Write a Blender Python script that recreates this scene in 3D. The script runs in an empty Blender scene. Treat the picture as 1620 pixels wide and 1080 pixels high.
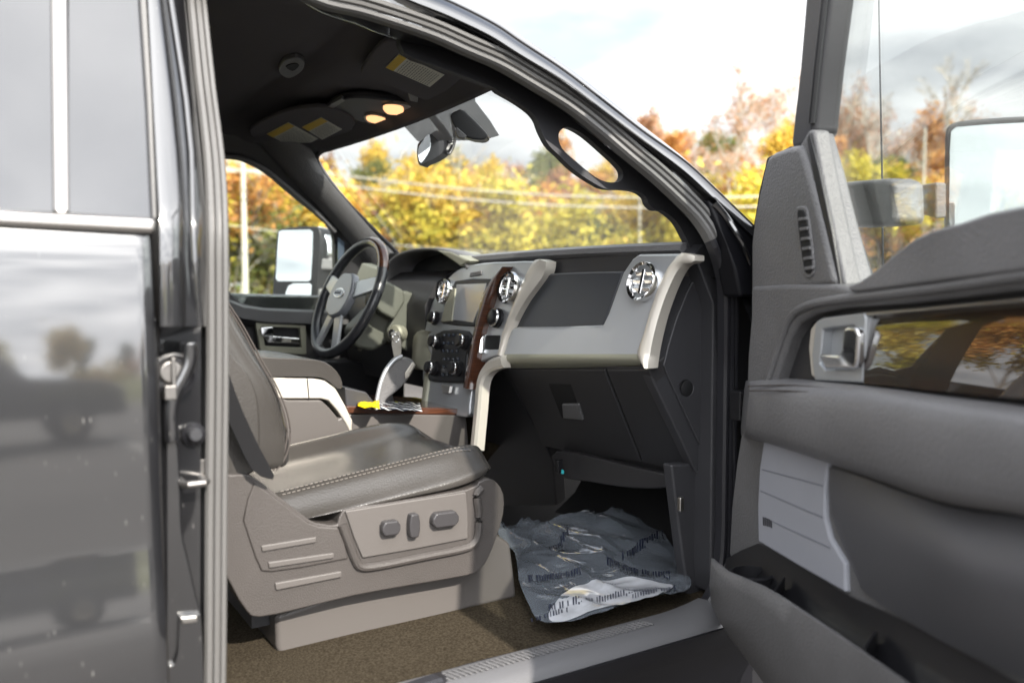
import bpy, bmesh, math, random
from mathutils import Vector as V, Matrix
from math import radians as R, sin, cos, tan, pi
random.seed(7)
C = bpy.context.scene.collection
sc = bpy.context.scene

# ---------------------------------------------------------------- camera
CAM = V((0.0, -1.19, 1.30)); YAW = -32.0; PITCH = 3.7; F = 1370.0
cd = bpy.data.cameras.new("camera"); cam = bpy.data.objects.new("camera", cd); C.objects.link(cam)
cam.location = CAM; cam.rotation_euler = (R(90 - PITCH), 0, R(YAW))
cd.sensor_width = 36; cd.lens = F / 1620 * 36; cd.clip_start = 0.02; cd.clip_end = 2000
cd.dof.use_dof = True; cd.dof.focus_distance = 1.95; cd.dof.aperture_fstop = 2.5
sc.camera = cam

# ---------------------------------------------------------------- world, sun, exposure
SUN_EL, SUN_AZ = 36.0, 178.0      # azimuth clockwise from +Y: sun stands behind the camera
w = bpy.data.worlds.new("World"); sc.world = w; w.use_nodes = True
nt = w.node_tree; nt.nodes.clear(); N = nt.nodes.new; L = nt.links.new
out = N('ShaderNodeOutputWorld'); bg = N('ShaderNodeBackground'); L(bg.outputs[0], out.inputs[0])
sky = N('ShaderNodeTexSky'); sky.sky_type = 'NISHITA'; sky.sun_disc = False
sky.sun_elevation = R(SUN_EL); sky.sun_rotation = R(SUN_AZ)
tc = N('ShaderNodeTexCoord'); sp = N('ShaderNodeSeparateXYZ'); L(tc.outputs['Generated'], sp.inputs[0])
ad = N('ShaderNodeMath'); ad.operation = 'MAXIMUM'; ad.inputs[1].default_value = 0.0; L(sp.outputs[2], ad.inputs[0])
ad2 = N('ShaderNodeMath'); ad2.operation = 'ADD'; ad2.inputs[1].default_value = 0.13; L(ad.outputs[0], ad2.inputs[0])
dx = N('ShaderNodeMath'); dx.operation = 'DIVIDE'; L(sp.outputs[0], dx.inputs[0]); L(ad2.outputs[0], dx.inputs[1])
dy = N('ShaderNodeMath'); dy.operation = 'DIVIDE'; L(sp.outputs[1], dy.inputs[0]); L(ad2.outputs[0], dy.inputs[1])
cb = N('ShaderNodeCombineXYZ'); L(dx.outputs[0], cb.inputs[0]); L(dy.outputs[0], cb.inputs[1])
no = N('ShaderNodeTexNoise'); no.inputs['Scale'].default_value = 0.75; no.inputs['Detail'].default_value = 9
no.inputs['Roughness'].default_value = 0.56; no.inputs['Distortion'].default_value = 0.35; L(cb.outputs[0], no.inputs[0])
rp = N('ShaderNodeValToRGB'); rp.color_ramp.elements[0].position = 0.30; rp.color_ramp.elements[1].position = 0.56
L(no.outputs[0], rp.inputs[0])
hz = N('ShaderNodeMapRange'); hz.inputs[1].default_value = 0.10; hz.inputs[2].default_value = 0.85   # thicker cloud low down
hz.inputs[3].default_value = 0.75; hz.inputs[4].default_value = 0.0; L(sp.outputs[2], hz.inputs[0])
cm = N('ShaderNodeMath'); cm.operation = 'ADD'; cm.use_clamp = True; L(rp.outputs[0], cm.inputs[0]); L(hz.outputs[0], cm.inputs[1])
no2 = N('ShaderNodeTexNoise'); no2.inputs['Scale'].default_value = 1.7; no2.inputs['Detail'].default_value = 7; L(cb.outputs[0], no2.inputs[0])
rp2 = N('ShaderNodeValToRGB'); rp2.color_ramp.elements[0].position = 0.34; rp2.color_ramp.elements[1].position = 0.66
rp2.color_ramp.elements[0].color = (3.1, 3.2, 3.4, 1); rp2.color_ramp.elements[1].color = (6.0, 6.0, 6.05, 1); L(no2.outputs[0], rp2.inputs[0])
sv = V((sin(R(SUN_AZ)) * cos(R(SUN_EL)), cos(R(SUN_AZ)) * cos(R(SUN_EL)), sin(R(SUN_EL))))
vd = N('ShaderNodeVectorMath'); vd.operation = 'DOT_PRODUCT'; L(tc.outputs['Generated'], vd.inputs[0]); vd.inputs[1].default_value = sv
vr = N('ShaderNodeMapRange'); vr.inputs[1].default_value = 0.2; vr.inputs[2].default_value = 1.0; vr.inputs[3].default_value = 0.0; vr.inputs[4].default_value = 1.0; L(vd.outputs['Value'], vr.inputs[0])
vp = N('ShaderNodeMath'); vp.operation = 'POWER'; vp.inputs[1].default_value = 1.6; L(vr.outputs[0], vp.inputs[0])
vm = N('ShaderNodeMath'); vm.operation = 'MULTIPLY_ADD'; vm.inputs[1].default_value = 3.0; vm.inputs[2].default_value = 1.0; L(vp.outputs[0], vm.inputs[0])   # clouds lit through round the sun
vs_ = N('ShaderNodeVectorMath'); vs_.operation = 'SCALE'; L(rp2.outputs[0], vs_.inputs[0]); L(vm.outputs[0], vs_.inputs['Scale'])
mx = N('ShaderNodeMix'); mx.data_type = 'RGBA'; L(cm.outputs[0], mx.inputs[0]); L(sky.outputs[0], mx.inputs[6]); L(vs_.outputs[0], mx.inputs[7])
L(mx.outputs[2], bg.inputs[0]); bg.inputs[1].default_value = 0.14
sd = bpy.data.lights.new("sun", 'SUN'); sun = bpy.data.objects.new("sun", sd); C.objects.link(sun)
sd.energy = 4.0; sd.angle = R(0.6); sd.color = (1.0, 0.93, 0.84)
sdir = V((sin(R(SUN_AZ)) * cos(R(SUN_EL)), cos(R(SUN_AZ)) * cos(R(SUN_EL)), sin(R(SUN_EL))))
sun.rotation_euler = sdir.to_track_quat('Z', 'Y').to_euler()
sc.view_settings.view_transform = 'Standard'; sc.view_settings.look = 'None'
sc.view_settings.exposure = 1.15; sc.view_settings.gamma = 1.0
sc.cycles.max_bounces = 10; sc.cycles.transparent_max_bounces = 16; sc.cycles.caustics_reflective = False

# ---------------------------------------------------------------- pixel rays -> real planes
RM = cam.rotation_euler.to_matrix()
def ray(u, v): return (RM @ V(((u - 810) / F, (540 - v) / F, -1.0)))
def hit(u, v, p0, n):
    d = ray(u, v); n = V(n); return CAM + d * ((V(p0) - CAM).dot(n) / d.dot(n))
def PY(u, v, y): return hit(u, v, (0, y, 0), (0, 1, 0))
def PX(u, v, x): return hit(u, v, (x, 0, 0), (1, 0, 0))
def PZ(u, v, z): return hit(u, v, (0, 0, z), (0, 0, 1))
ZB = 1.38; TS = 0.5
def S(u, v, o=0.0):                       # near body side: upright below the belt, leaning in above
    p = PY(u, v, o)
    return p if p.z <= ZB else hit(u, v, (0, o, ZB), (0, 1, -TS))
YF = 1.86
def SF(u, v, o=0.0):                      # far side, seen from inside
    p = PY(u, v, YF - o)
    return p if p.z <= ZB else hit(u, v, (0, YF - o, ZB), (0, 1, TS))
H = V((1.27, 0.0, 0.0)); DD = V((-.39, -.92, 0)).normalized(); DN = V((-.92, .39, 0)).normalized()
def D(u, v, o=0.0): return hit(u, v, H + DN * o, DN)      # open front door
def DP(s, o, z): return H + DD * s + DN * o + V((0, 0, z))
def FX(u, v, o=0.0): return hit(u, v, (1.16 + o, 0, 1.15), (1, 0, -.25))   # dashboard face

# ---------------------------------------------------------------- mesh helpers
def cr(pts, n=6, closed=False):
    out = []; m = len(pts); P = [V(p) if len(p) > 2 else V((p[0], p[1], 0)) for p in pts]
    for i in range(m if closed else m - 1):
        a, b, c, d = (P[(i - 1) % m], P[i], P[(i + 1) % m], P[(i + 2) % m]) if closed else \
                     (P[max(i - 1, 0)], P[i], P[i + 1], P[min(i + 2, m - 1)])
        for k in range(n):
            t = k / n
            out.append(.5 * ((2 * b) + (c - a) * t + (2 * a - 5 * b + 4 * c - d) * t * t + (3 * b - a - 3 * c + d) * t ** 3))
    if not closed: out.append(P[-1])
    return out
def cr2(pts, n=6, closed=False): return [(p.x, p.y) for p in cr(pts, n, closed)]
def mobj(name, vs, fs, mat, parent=None, ang=35, bevel=0, seg=3, sub=0, solid=0, label=None):
    me = bpy.data.meshes.new(name); me.from_pydata([tuple(v) for v in vs], [], fs); me.update()
    bm = bmesh.new(); bm.from_mesh(me); bmesh.ops.recalc_face_normals(bm, faces=bm.faces); bm.to_mesh(me); bm.free()
    o = bpy.data.objects.new(name, me); C.objects.link(o)
    if isinstance(mat, (list, tuple)):
        for m in mat: me.materials.append(m)
    else: me.materials.append(mat)
    for p in me.polygons: p.use_smooth = True
    me.set_sharp_from_angle(angle=R(ang))
    if solid:
        m = o.modifiers.new('solid', 'SOLIDIFY'); m.thickness = abs(solid); m.offset = 0
    if bevel:
        m = o.modifiers.new('bevel', 'BEVEL'); m.width = bevel; m.segments = seg; m.limit_method = 'ANGLE'
        m.angle_limit = R(30); m.harden_normals = True
    if sub:
        m = o.modifiers.new('sub', 'SUBSURF'); m.levels = sub; m.render_levels = sub
    if parent:
        o.parent = parent
        if parent.get('world_parts'): o.matrix_parent_inverse = Matrix.Translation(-parent.location)
    if label: o['label'] = label
    return o
def prism(name, pts, dv, mat, parent=None, bevel=.004, seg=3, **k):
    n = len(pts); dv = V(dv); vs = list(pts) + [V(p) + dv for p in pts]
    fs = [list(range(n)), list(range(2 * n - 1, n - 1, -1))] + [[i, (i + 1) % n, (i + 1) % n + n, i + n] for i in range(n)]
    return mobj(name, vs, fs, mat, parent, bevel=bevel, seg=seg, **k)
def loft(name, rows, mat, parent=None, cu=False, cv=False, caps=False, **k):
    m = len(rows); n = len(rows[0]); vs = [p for r in rows for p in r]; fs = []
    for i in range(m if cv else m - 1):
        for j in range(n if cu else n - 1):
            fs.append([i * n + j, i * n + (j + 1) % n, ((i + 1) % m) * n + (j + 1) % n, ((i + 1) % m) * n + j])
    if caps: fs += [list(range(n)), list(range((m - 1) * n, m * n))]
    return mobj(name, vs, fs, mat, parent, **k)
class MB:
    def __init__(s): s.v = []; s.f = []
    def add(s, vs, fs):
        b = len(s.v); s.v += list(vs); s.f += [[i + b for i in f] for f in fs]
    def box(s, c, sz, M=None):
        M = M or Matrix.Identity(3); c = V(c)
        vs = [c + M @ V((x * sz[0] / 2, y * sz[1] / 2, z * sz[2] / 2)) for x in (-1, 1) for y in (-1, 1) for z in (-1, 1)]
        s.add(vs, [[0, 1, 3, 2], [4, 6, 7, 5], [0, 4, 5, 1], [2, 3, 7, 6], [0, 2, 6, 4], [1, 5, 7, 3]])
    def prism(s, pts, dv):
        n = len(pts); dv = V(dv)
        s.add(list(pts) + [V(p) + dv for p in pts], [list(range(n)), list(range(2 * n - 1, n - 1, -1))] + [[i, (i + 1) % n, (i + 1) % n + n, i + n] for i in range(n)])
    def sweep(s, path, prof, up=V((0, 0, 1)), closed=False, caps=True):
        n = 0; m = len(path); vs = []
        for i, p in enumerate(path):
            a = path[(i - 1) % m] if (closed or i) else path[0]; b = path[(i + 1) % m] if (closed or i < m - 1) else path[-1]
            t = (b - a).normalized(); x = t.cross(V(up))
            if x.length < 1e-4: x = t.cross(V((1, 0, 0)))
            x.normalize(); y = x.cross(t).normalized()
            for (px, py) in (prof(i / (m - 1)) if callable(prof) else prof): vs.append(p + x * px + y * py)
            n = len(vs) // (i + 1)
        fs = [[i * n + j, i * n + (j + 1) % n, ((i + 1) % m) * n + (j + 1) % n, ((i + 1) % m) * n + j] for i in range(m if closed else m - 1) for j in range(n)]
        if caps and not closed: fs += [list(range(n)), list(range((m - 1) * n, m * n))]
        s.add(vs, fs)
    def tube(s, path, r, k=8, closed=False, up=V((0, 0, 1))):
        path = [V(p) for p in path]
        if isinstance(r, (list, tuple)):
            rr = lambda t: r[0] + (r[1] - r[0]) * t
        else: rr = lambda t: r
        s.sweep(path, lambda t: [(cos(2 * pi * j / k) * rr(t), sin(2 * pi * j / k) * rr(t)) for j in range(k)], up, closed)
    def lathe(s, c, ax, prof, k=28, sq=1.0):
        c = V(c); ax = V(ax).normalized(); x = ax.cross(V((0, 0, 1)));
        if x.length < .01: x = V((1, 0, 0))
        x.normalize(); y = ax.cross(x)
        vs = [c + ax * h + (x * cos(2 * pi * j / k) * sq + y * sin(2 * pi * j / k)) * r for (r, h) in prof for j in range(k)]
        fs = [[i * k + j, i * k + (j + 1) % k, (i + 1) * k + (j + 1) % k, (i + 1) * k + j] for i in range(len(prof) - 1) for j in range(k)]
        fs += [list(range(k)), list(range((len(prof) - 1) * k, len(prof) * k))]
        s.add(vs, fs)
    def obj(s, name, mat, parent=None, **k): return mobj(name, s.v, s.f, mat, parent, **k)
def box(name, c, sz, mat, parent=None, M=None, bevel=.004, **k):
    m = MB(); m.box(c, sz, M); return m.obj(name, mat, parent, bevel=bevel, **k)
def tube(name, path, r, mat, parent=None, k=10, closed=False, **kw):
    m = MB(); m.tube(path, r, k, closed); return m.obj(name, mat, parent, **kw)
def lathe(name, c, ax, prof, mat, parent=None, k=28, **kw):
    m = MB(); m.lathe(c, ax, prof, k); return m.obj(name, mat, parent, **kw)
def empty(name, loc, label, cat, group=None, world=False):
    o = bpy.data.objects.new(name, None); C.objects.link(o); o.location = loc; o.empty_display_size = .1
    o['label'] = label; o['category'] = cat
    if group: o['group'] = group
    if world: o['world_parts'] = 1
    return o
def tag(o, label=None, cat=None, group=None, kind=None):
    for a, b in (('label', label), ('category', cat), ('group', group), ('kind', kind)):
        if b: o[a] = b
    return o

# ---------------------------------------------------------------- materials
def mat(name, col, rough=.5, metal=0, coat=0, bump=0, bscale=400, var=0, vscale=6, spec=.5, bdist=.001, stretch=None, col2=None, detail=3, coatr=.03):
    m = bpy.data.materials.new(name); m.use_nodes = True; t = m.node_tree; b = t.nodes['Principled BSDF']
    b.inputs['Base Color'].default_value = (*col, 1); b.inputs['Roughness'].default_value = rough
    b.inputs['Metallic'].default_value = metal; b.inputs['Coat Weight'].default_value = coat; b.inputs['Coat Roughness'].default_value = coatr
    b.inputs['Specular IOR Level'].default_value = spec
    g = t.nodes.new('ShaderNodeTexCoord'); src = g.outputs['Object']
    if stretch:
        mp = t.nodes.new('ShaderNodeMapping'); mp.inputs['Scale'].default_value = stretch; t.links.new(src, mp.inputs[0]); src = mp.outputs[0]
    if bump:
        n = t.nodes.new('ShaderNodeTexNoise'); n.inputs['Scale'].default_value = bscale; n.inputs['Detail'].default_value = detail; t.links.new(src, n.inputs[0])
        bp = t.nodes.new('ShaderNodeBump'); bp.inputs['Strength'].default_value = bump; bp.inputs['Distance'].default_value = bdist
        t.links.new(n.outputs[0], bp.inputs['Height']); t.links.new(bp.outputs[0], b.inputs['Normal'])
    if var or col2:
        n = t.nodes.new('ShaderNodeTexNoise'); n.inputs['Scale'].default_value = vscale; n.inputs['Detail'].default_value = 6; t.links.new(src, n.inputs[0])
        r = t.nodes.new('ShaderNodeValToRGB'); r.color_ramp.elements[0].position = .35; r.color_ramp.elements[1].position = .65
        c2 = col2 or tuple(c * (1 + var) for c in col); c1 = col if col2 else tuple(c * (1 - var) for c in col)
        r.color_ramp.elements[0].color = (*c1, 1); r.color_ramp.elements[1].color = (*c2, 1)
        t.links.new(n.outputs[0], r.inputs[0]); t.links.new(r.outputs[0], b.inputs['Base Color'])
    return m
def glass(name, tint, refl=.5, rough=.0, dirt=.0):
    m = bpy.data.materials.new(name); m.use_nodes = True; t = m.node_tree; t.nodes.clear()
    o = t.nodes.new('ShaderNodeOutputMaterial'); tr = t.nodes.new('ShaderNodeBsdfTransparent'); tr.inputs[0].default_value = (*tint, 1)
    gl = t.nodes.new('ShaderNodeBsdfGlossy'); gl.inputs['Roughness'].default_value = rough
    fr = t.nodes.new('ShaderNodeFresnel'); fr.inputs[0].default_value = 1.45
    mu = t.nodes.new('ShaderNodeMath'); mu.operation = 'MULTIPLY'; mu.inputs[1].default_value = refl; t.links.new(fr.outputs[0], mu.inputs[0])
    mi = t.nodes.new('ShaderNodeMixShader'); t.links.new(mu.outputs[0], mi.inputs[0]); t.links.new(tr.outputs[0], mi.inputs[1]); t.links.new(gl.outputs[0], mi.inputs[2])
    last = mi
    if dirt:
        df = t.nodes.new('ShaderNodeBsdfDiffuse'); df.inputs[0].default_value = (.8, .8, .8, 1)
        n = t.nodes.new('ShaderNodeTexNoise'); n.inputs['Scale'].default_value = 9; n.inputs['Detail'].default_value = 8
        g = t.nodes.new('ShaderNodeTexCoord'); t.links.new(g.outputs['Object'], n.inputs[0])
        mr = t.nodes.new('ShaderNodeMapRange'); mr.inputs[1].default_value = .3; mr.inputs[2].default_value = .75; mr.inputs[3].default_value = dirt * .5; mr.inputs[4].default_value = dirt * 1.6
        t.links.new(n.outputs[0], mr.inputs[0])
        m2 = t.nodes.new('ShaderNodeMixShader'); t.links.new(mr.outputs[0], m2.inputs[0]); t.links.new(mi.outputs[0], m2.inputs[1]); t.links.new(df.outputs[0], m2.inputs[2]); last = m2
    t.links.new(last.outputs[0], o.inputs[0]); return m
def emis(name, col, s):
    m = bpy.data.materials.new(name); m.use_nodes = True; b = m.node_tree.nodes['Principled BSDF']
    b.inputs['Base Color'].default_value = (*col, 1); b.inputs['Emission Color'].default_value = (*col, 1); b.inputs['Emission Strength'].default_value = s
    return m
M = {}
def paint_mat():
    m = mat('black_paint', (.008, .008, .011), .3, coat=1, coatr=.03)
    t = m.node_tree; b = t.nodes['Principled BSDF']; g = t.nodes.new('ShaderNodeTexCoord')
    mp = t.nodes.new('ShaderNodeMapping'); mp.inputs['Rotation'].default_value = (0, R(20), 0); mp.inputs['Scale'].default_value = (95, 95, 26); t.links.new(g.outputs['Object'], mp.inputs[0])
    vo = t.nodes.new('ShaderNodeTexVoronoi'); vo.inputs['Scale'].default_value = 1.0; t.links.new(mp.outputs[0], vo.inputs[0])
    r = t.nodes.new('ShaderNodeValToRGB'); r.color_ramp.elements[0].position = .05; r.color_ramp.elements[1].position = .13
    r.color_ramp.elements[0].color = (1, 1, 1, 1); r.color_ramp.elements[1].color = (0, 0, 0, 1); t.links.new(vo.outputs['Distance'], r.inputs[0])
    n = t.nodes.new('ShaderNodeTexNoise'); n.inputs['Scale'].default_value = 14; n.inputs['Detail'].default_value = 4; t.links.new(g.outputs['Object'], n.inputs[0])
    r2 = t.nodes.new('ShaderNodeValToRGB'); r2.color_ramp.elements[0].position = .40; r2.color_ramp.elements[1].position = .8; t.links.new(n.outputs[0], r2.inputs[0])
    mu = t.nodes.new('ShaderNodeMath'); mu.operation = 'MULTIPLY'; t.links.new(r.outputs[0], mu.inputs[0]); t.links.new(r2.outputs[0], mu.inputs[1])
    ad = t.nodes.new('ShaderNodeMath'); ad.operation = 'MULTIPLY_ADD'; ad.inputs[1].default_value = .32; ad.inputs[2].default_value = 0; t.links.new(mu.outputs[0], ad.inputs[0])
    mx = t.nodes.new('ShaderNodeMix'); mx.data_type = 'RGBA'; mx.inputs[6].default_value = (.008, .008, .009, 1); mx.inputs[7].default_value = (.6, .58, .55, 1)
    t.links.new(ad.outputs[0], mx.inputs[0]); t.links.new(mx.outputs[2], b.inputs['Base Color'])
    n3 = t.nodes.new('ShaderNodeTexNoise'); n3.inputs['Scale'].default_value = 5; n3.inputs['Detail'].default_value = 5; t.links.new(g.outputs['Object'], n3.inputs[0])
    mr = t.nodes.new('ShaderNodeMapRange'); mr.inputs[3].default_value = .03; mr.inputs[4].default_value = .065; t.links.new(n3.outputs[0], mr.inputs[0]); t.links.new(mr.outputs[0], b.inputs['Coat Roughness'])
    b.inputs['Coat IOR'].default_value = 2.05
    return m
M['paint'] = paint_mat()
M['black'] = mat('black_plastic', (.012, .012, .014), .35, bump=.2)
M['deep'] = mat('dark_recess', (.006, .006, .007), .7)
M['tint'] = mat('privacy_glass', (.012, .013, .016), .03, coat=1, coatr=.01); M['tint'].node_tree.nodes['Principled BSDF'].inputs['Coat IOR'].default_value = 1.65
M['glass'] = glass('clear_glass', (.93, .96, .94), .35, dirt=.012)
M['doorglass'] = glass('door_glass', (.90, .92, .905), .38, dirt=.010)
M['frit'] = mat('grey_frit', (.27, .275, .29), .5, bump=.1)
_t = M['frit'].node_tree; _tr = _t.nodes.new('ShaderNodeBsdfTransparent'); _mx = _t.nodes.new('ShaderNodeMixShader'); _mx.inputs[0].default_value = .38
_t.links.new(_t.nodes['Principled BSDF'].outputs[0], _mx.inputs[1]); _t.links.new(_tr.outputs[0], _mx.inputs[2]); _t.links.new(_mx.outputs[0], _t.nodes['Material Output'].inputs[0])
M['seal'] = mat('grey_weatherstrip', (.125, .122, .118), .36, bump=.25, bscale=900)
M['seal_shaded'] = mat('shaded_weatherstrip', (.022, .022, .026), .35, bump=.25, bscale=900)
M['trimm'] = mat('satin_moulding', (.45, .43, .41), .22, metal=.9)
M['liner'] = mat('headliner_fabric', (.125, .121, .13), .95, bump=.5, bscale=700, spec=.2)
M['dark'] = mat('charcoal_plastic', (.038, .038, .042), .48, bump=.35, bscale=600, var=.08)
M['ebony'] = mat('ebony_trim', (.036, .035, .037), .45, bump=.3, bscale=500)
M['dgrey'] = mat('slate_door_plastic', (.145, .143, .145), .38, bump=.8, bscale=260, bdist=.002, var=.10)
M['dpad'] = mat('slate_soft_pad', (.165, .163, .168), .38, bump=.8, bscale=240, bdist=.002, var=.10)
M['taupe'] = mat('taupe_plastic', (.064, .057, .053), .45, bump=.55, bscale=420, var=.06, bdist=.0015)
M['taupes'] = mat('taupe_plastic_smooth', (.105, .096, .090), .42, bump=.2, bscale=500)
M['leather'] = mat('taupe_leather', (.050, .046, .042), .25, coat=.3, coatr=.2, bump=.5, bscale=300, var=.12, vscale=5, bdist=.0012)
M['leather2'] = mat('grey_leather', (.12, .118, .112), .34, bump=.4, bscale=260, var=.07, vscale=3, bdist=.0012)
M['thread'] = mat('seat_thread', (.06, .05, .045), .7)
M['silver'] = mat('silver_paint', (.52, .54, .56), .34, metal=.55, coat=.2, var=.02)
M['cream'] = mat('champagne_metal', (.66, .62, .55), .35, metal=.35, coat=.2)
M['champ'] = mat('dull_champagne', (.34, .335, .26), .45, metal=.25)
M['sage'] = mat('column_plastic', (.13, .135, .11), .5, bump=.2)
M['chrome'] = mat('chrome', (.9, .9, .9), .05, metal=1)
M['steel'] = mat('zinc_steel', (.55, .53, .5), .3, metal=1, bump=.2, bscale=200)
M['dsteel'] = mat('dull_steel', (.22, .21, .20), .38, metal=.9, bump=.2, bscale=200)
M['wood'] = mat('glossy_wood', (.045, .017, .010), .3, coat=1, stretch=(3, 3, 60), col2=(.10, .036, .017), vscale=5)
M['gloss'] = mat('dark_wood_gloss', (.008, .005, .004), .25, coat=1, coatr=.015, stretch=(8, 8, 40), col2=(.022, .010, .006), vscale=2)
M['gloss'].node_tree.nodes['Principled BSDF'].inputs['Coat IOR'].default_value = 1.9
M['pad'] = mat('light_grey_pad', (.36, .37, .41), .6, bump=.3, bscale=600, var=.04)
M['scuff'] = mat('scuff_plastic', (.12, .12, .125), .3, bump=.3, bscale=300)
M['carpet'] = mat('brown_carpet', (.035, .027, .017), 1, bump=1, bscale=520, bdist=.006, col2=(.085, .069, .047), vscale=260, spec=.1)
M['hub'] = mat('wheel_hub_grey', (.22, .235, .26), .28, coat=.5, coatr=.15)
M['mirror'] = mat('mirror_glass', (.85, .88, .9), .0, metal=1)
M['screen'] = mat('screen_glass', (.45, .47, .50), .16, coat=1)
M['gauge'] = emis('gauge_blue', (.05, .2, .5), .5)
M['white'] = mat('label_white', (.75, .75, .66), .6)
M['yellow'] = mat('label_yellow', (.70, .48, .03), .6)
M['ink'] = mat('print_ink', (.25, .25, .23), .7)
M['lamp'] = emis('reading_lamp_glow', (1.0, .52, .24), .7)
M['lens'] = mat('lamp_lens', (.42, .36, .30), .3)
M['belt'] = mat('seat_belt_webbing', (.012, .012, .013), .8, spec=.15, bump=.5, bscale=800, stretch=(1, 1, .2))
M['rock'] = mat('matt_black_sill', (.006, .006, .008), .5, spec=.25)
# ================================================================ GROUND
def grid(name, x0, x1, y0, y1, nx, ny, zf, m):
    vs = [V((x0 + (x1 - x0) * i / nx, y0 + (y1 - y0) * j / ny, 0)) for j in range(ny + 1) for i in range(nx + 1)]
    for p in vs: p.z = zf(p.x, p.y)
    fs = [[j * (nx + 1) + i, j * (nx + 1) + i + 1, (j + 1) * (nx + 1) + i + 1, (j + 1) * (nx + 1) + i] for j in range(ny) for i in range(nx)]
    return mobj(name, vs, fs, m)
M['asph'] = mat('asphalt', (.066, .061, .057), .85, bump=.8, bscale=90, bdist=.01, var=.22, vscale=.6)
M['earth'] = mat('rough_grass_ground', (.10, .13, .03), .95, bump=1, bscale=8, bdist=.1, col2=(.26, .25, .07), vscale=.5)
tag(grid('ground', -700, 700, -700, 700, 4, 4, lambda x, y: -.02, M['earth']), kind='structure')
tag(grid('parking_lot', -60, 70, -40, 24, 2, 2, lambda x, y: 0, M['asph']), kind='structure')
M['line'] = mat('road_paint', (.6, .6, .56), .7, var=.2, vscale=8)
mk = MB()
for i in range(-8, 12): mk.add([V((i * 2.9 - .05, -18, .004)), V((i * 2.9 + .05, -18, .004)), V((i * 2.9 + .05, -12.9, .004)), V((i * 2.9 - .05, -12.9, .004))], [[0, 1, 2, 3]])
tag(mk.obj('parking_markings', M['line']), kind='structure')

# ================================================================ TRUCK
T = empty('pickup_truck', (1.0, 1.0, 0), 'black pickup truck with its front passenger door open showing a taupe leather cabin', 'pickup truck', world=True)

# ---- rear door: crowned skin, flaring out low down
prof = [(1.368, .006), (1.345, .001), (1.30, -.002), (1.195, -.007), (1.08, -.0125), (.985, -.0175), (.955, -.0205), (.92, -.0256), (.88, -.0316), (.855, -.0350), (.82, -.0378), (.74, -.042), (.60, -.05), (.52, -.052), (.46, -.04)]
def prx(x):     # gentle fore-aft crown
    return -.010 * (1 - ((x + .35) / .55) ** 2) if x > -.9 else 0
rows = []
XR = PY(250, 700, 0).x; XG = PY(262, 700, 0).x
pz = cr([V((0, b, a)) for a, b in prof], 4)
for x in [-.95, -.7, -.5, -.35, -.2, -.1, 0, .08, .14, .18, XR - .004]:
    rows.append([V((x, p.y + prx(x) * .6, p.z)) for p in pz])
rows.append([V((XR, p.y + .004 + prx(XR) * .6, p.z)) for p in pz])
rows.append([V((XR + .002, p.y + .018, p.z)) for p in pz]); rows.append([V((XR, p.y + .05, p.z)) for p in pz])
rd = loft('rear_door', rows, M['paint'], T, ang=60)
# folded edge flange of the door
fl = MB(); fl.prism([V((XR + .004, .022, z)) for z in (.46, 1.26)] + [V((XG, .030, 1.25)), V((XG, .030, .46))], V((0, .02, 0)))
fl.obj('edge_flange', M['paint'], rd, bevel=.004)
bm_ = [S(-300, 318), S(247, 345), S(247, 371), S(-300, 344)]
prism('belt_moulding', [V((p.x, -.006, p.z)) for p in bm_], V((0, .03, 0)), M['trimm'], rd, bevel=.008, seg=4)
gl = [S(-300, -400, .012), S(85, -400, .012), S(85, 336, .012), S(-300, 322, .012)]
prism('window_glass', gl, V((0, .006, .0)), M['tint'], rd, bevel=.001)
prism('window_glass', [S(108, -400, .012), S(205, -400, .012), S(221, 0, .012), S(236, 200, .012), S(243, 345, .012), S(108, 337, .012)], V((0, .006, 0)), M['tint'], rd, bevel=.001)
prism('window_divider', [S(76, -400, .002), S(102, -400, .002), S(108, 0, .002), S(111, 338, .002), S(84, 336, .002), S(80, 0, .002)], V((0, .03, .0)), M['trimm'], rd, bevel=.006, seg=4)
prism('window_frame', [S(205, -400, -.002), S(214, -400, -.002), S(232, 0, -.002), S(241, 160, -.002), S(248, 346, -.002), S(242, 346, -.002), S(233, 160, -.002), S(222, 0, -.002)], V((0, .03, 0)), M['seal'], rd, bevel=.003)

# ---- B pillar: glossy upper cover and stepped jamb
def col(pts, off, ys):
    out = []
    for y in ys:
        i = 0
        while i < len(pts) - 2 and pts[i + 1][1] < y: i += 1
        (xa, ya), (xb, yb) = pts[i], pts[i + 1]; x = xa + (xb - xa) * (y - ya) / (yb - ya)
        out.append(S(x, y, off))
    return out
ysU = [-420, -300, -200, -100, -40, 0, 40, 80, 120, 160, 200, 240, 280, 320, 345, 370, 420, 470, 505, 516]
A = [(208, -420), (232, 0), (240, 150), (248, 300), (251, 345), (252, 520)]
B = [(215, -420), (257, 0), (275, 150), (285, 250), (289, 320), (289, 520)]
Cc = [(225, -420), (271, 0), (294, 150), (304, 250), (306, 340), (310, 430), (318, 520)]
Dd = [(240, -420), (294, 0), (309, 139), (321, 250), (328, 350), (329, 560), (324, 1100)]
sh = lambda P, d: [(x + d, y) for x, y in P]
pil = loft('door_pillar', [col(A, .03, ysU), col(A, .002, ysU), col(sh(A, 2), -.002, ysU), col(sh(B, -8), -.004, ysU), col(sh(B, -3), .0, ysU), col(sh(B, -1), .016, ysU),
                           col(sh(B, 2), .018, ysU), col(sh(B, 5), .014, ysU), col(sh(Cc, -5), .018, ysU), col(sh(Cc, -2), .034, ysU), col(sh(Cc, 1), .034, ysU), col(sh(Cc, 4), .032, ysU), col(sh(Dd, -3), .05, ysU), col(Dd, .10, ysU)], M['paint'], T, ang=50)
ysL = [505, 540, 580, 620, 700, 800, 900, 1000, 1100, 1180]
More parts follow.
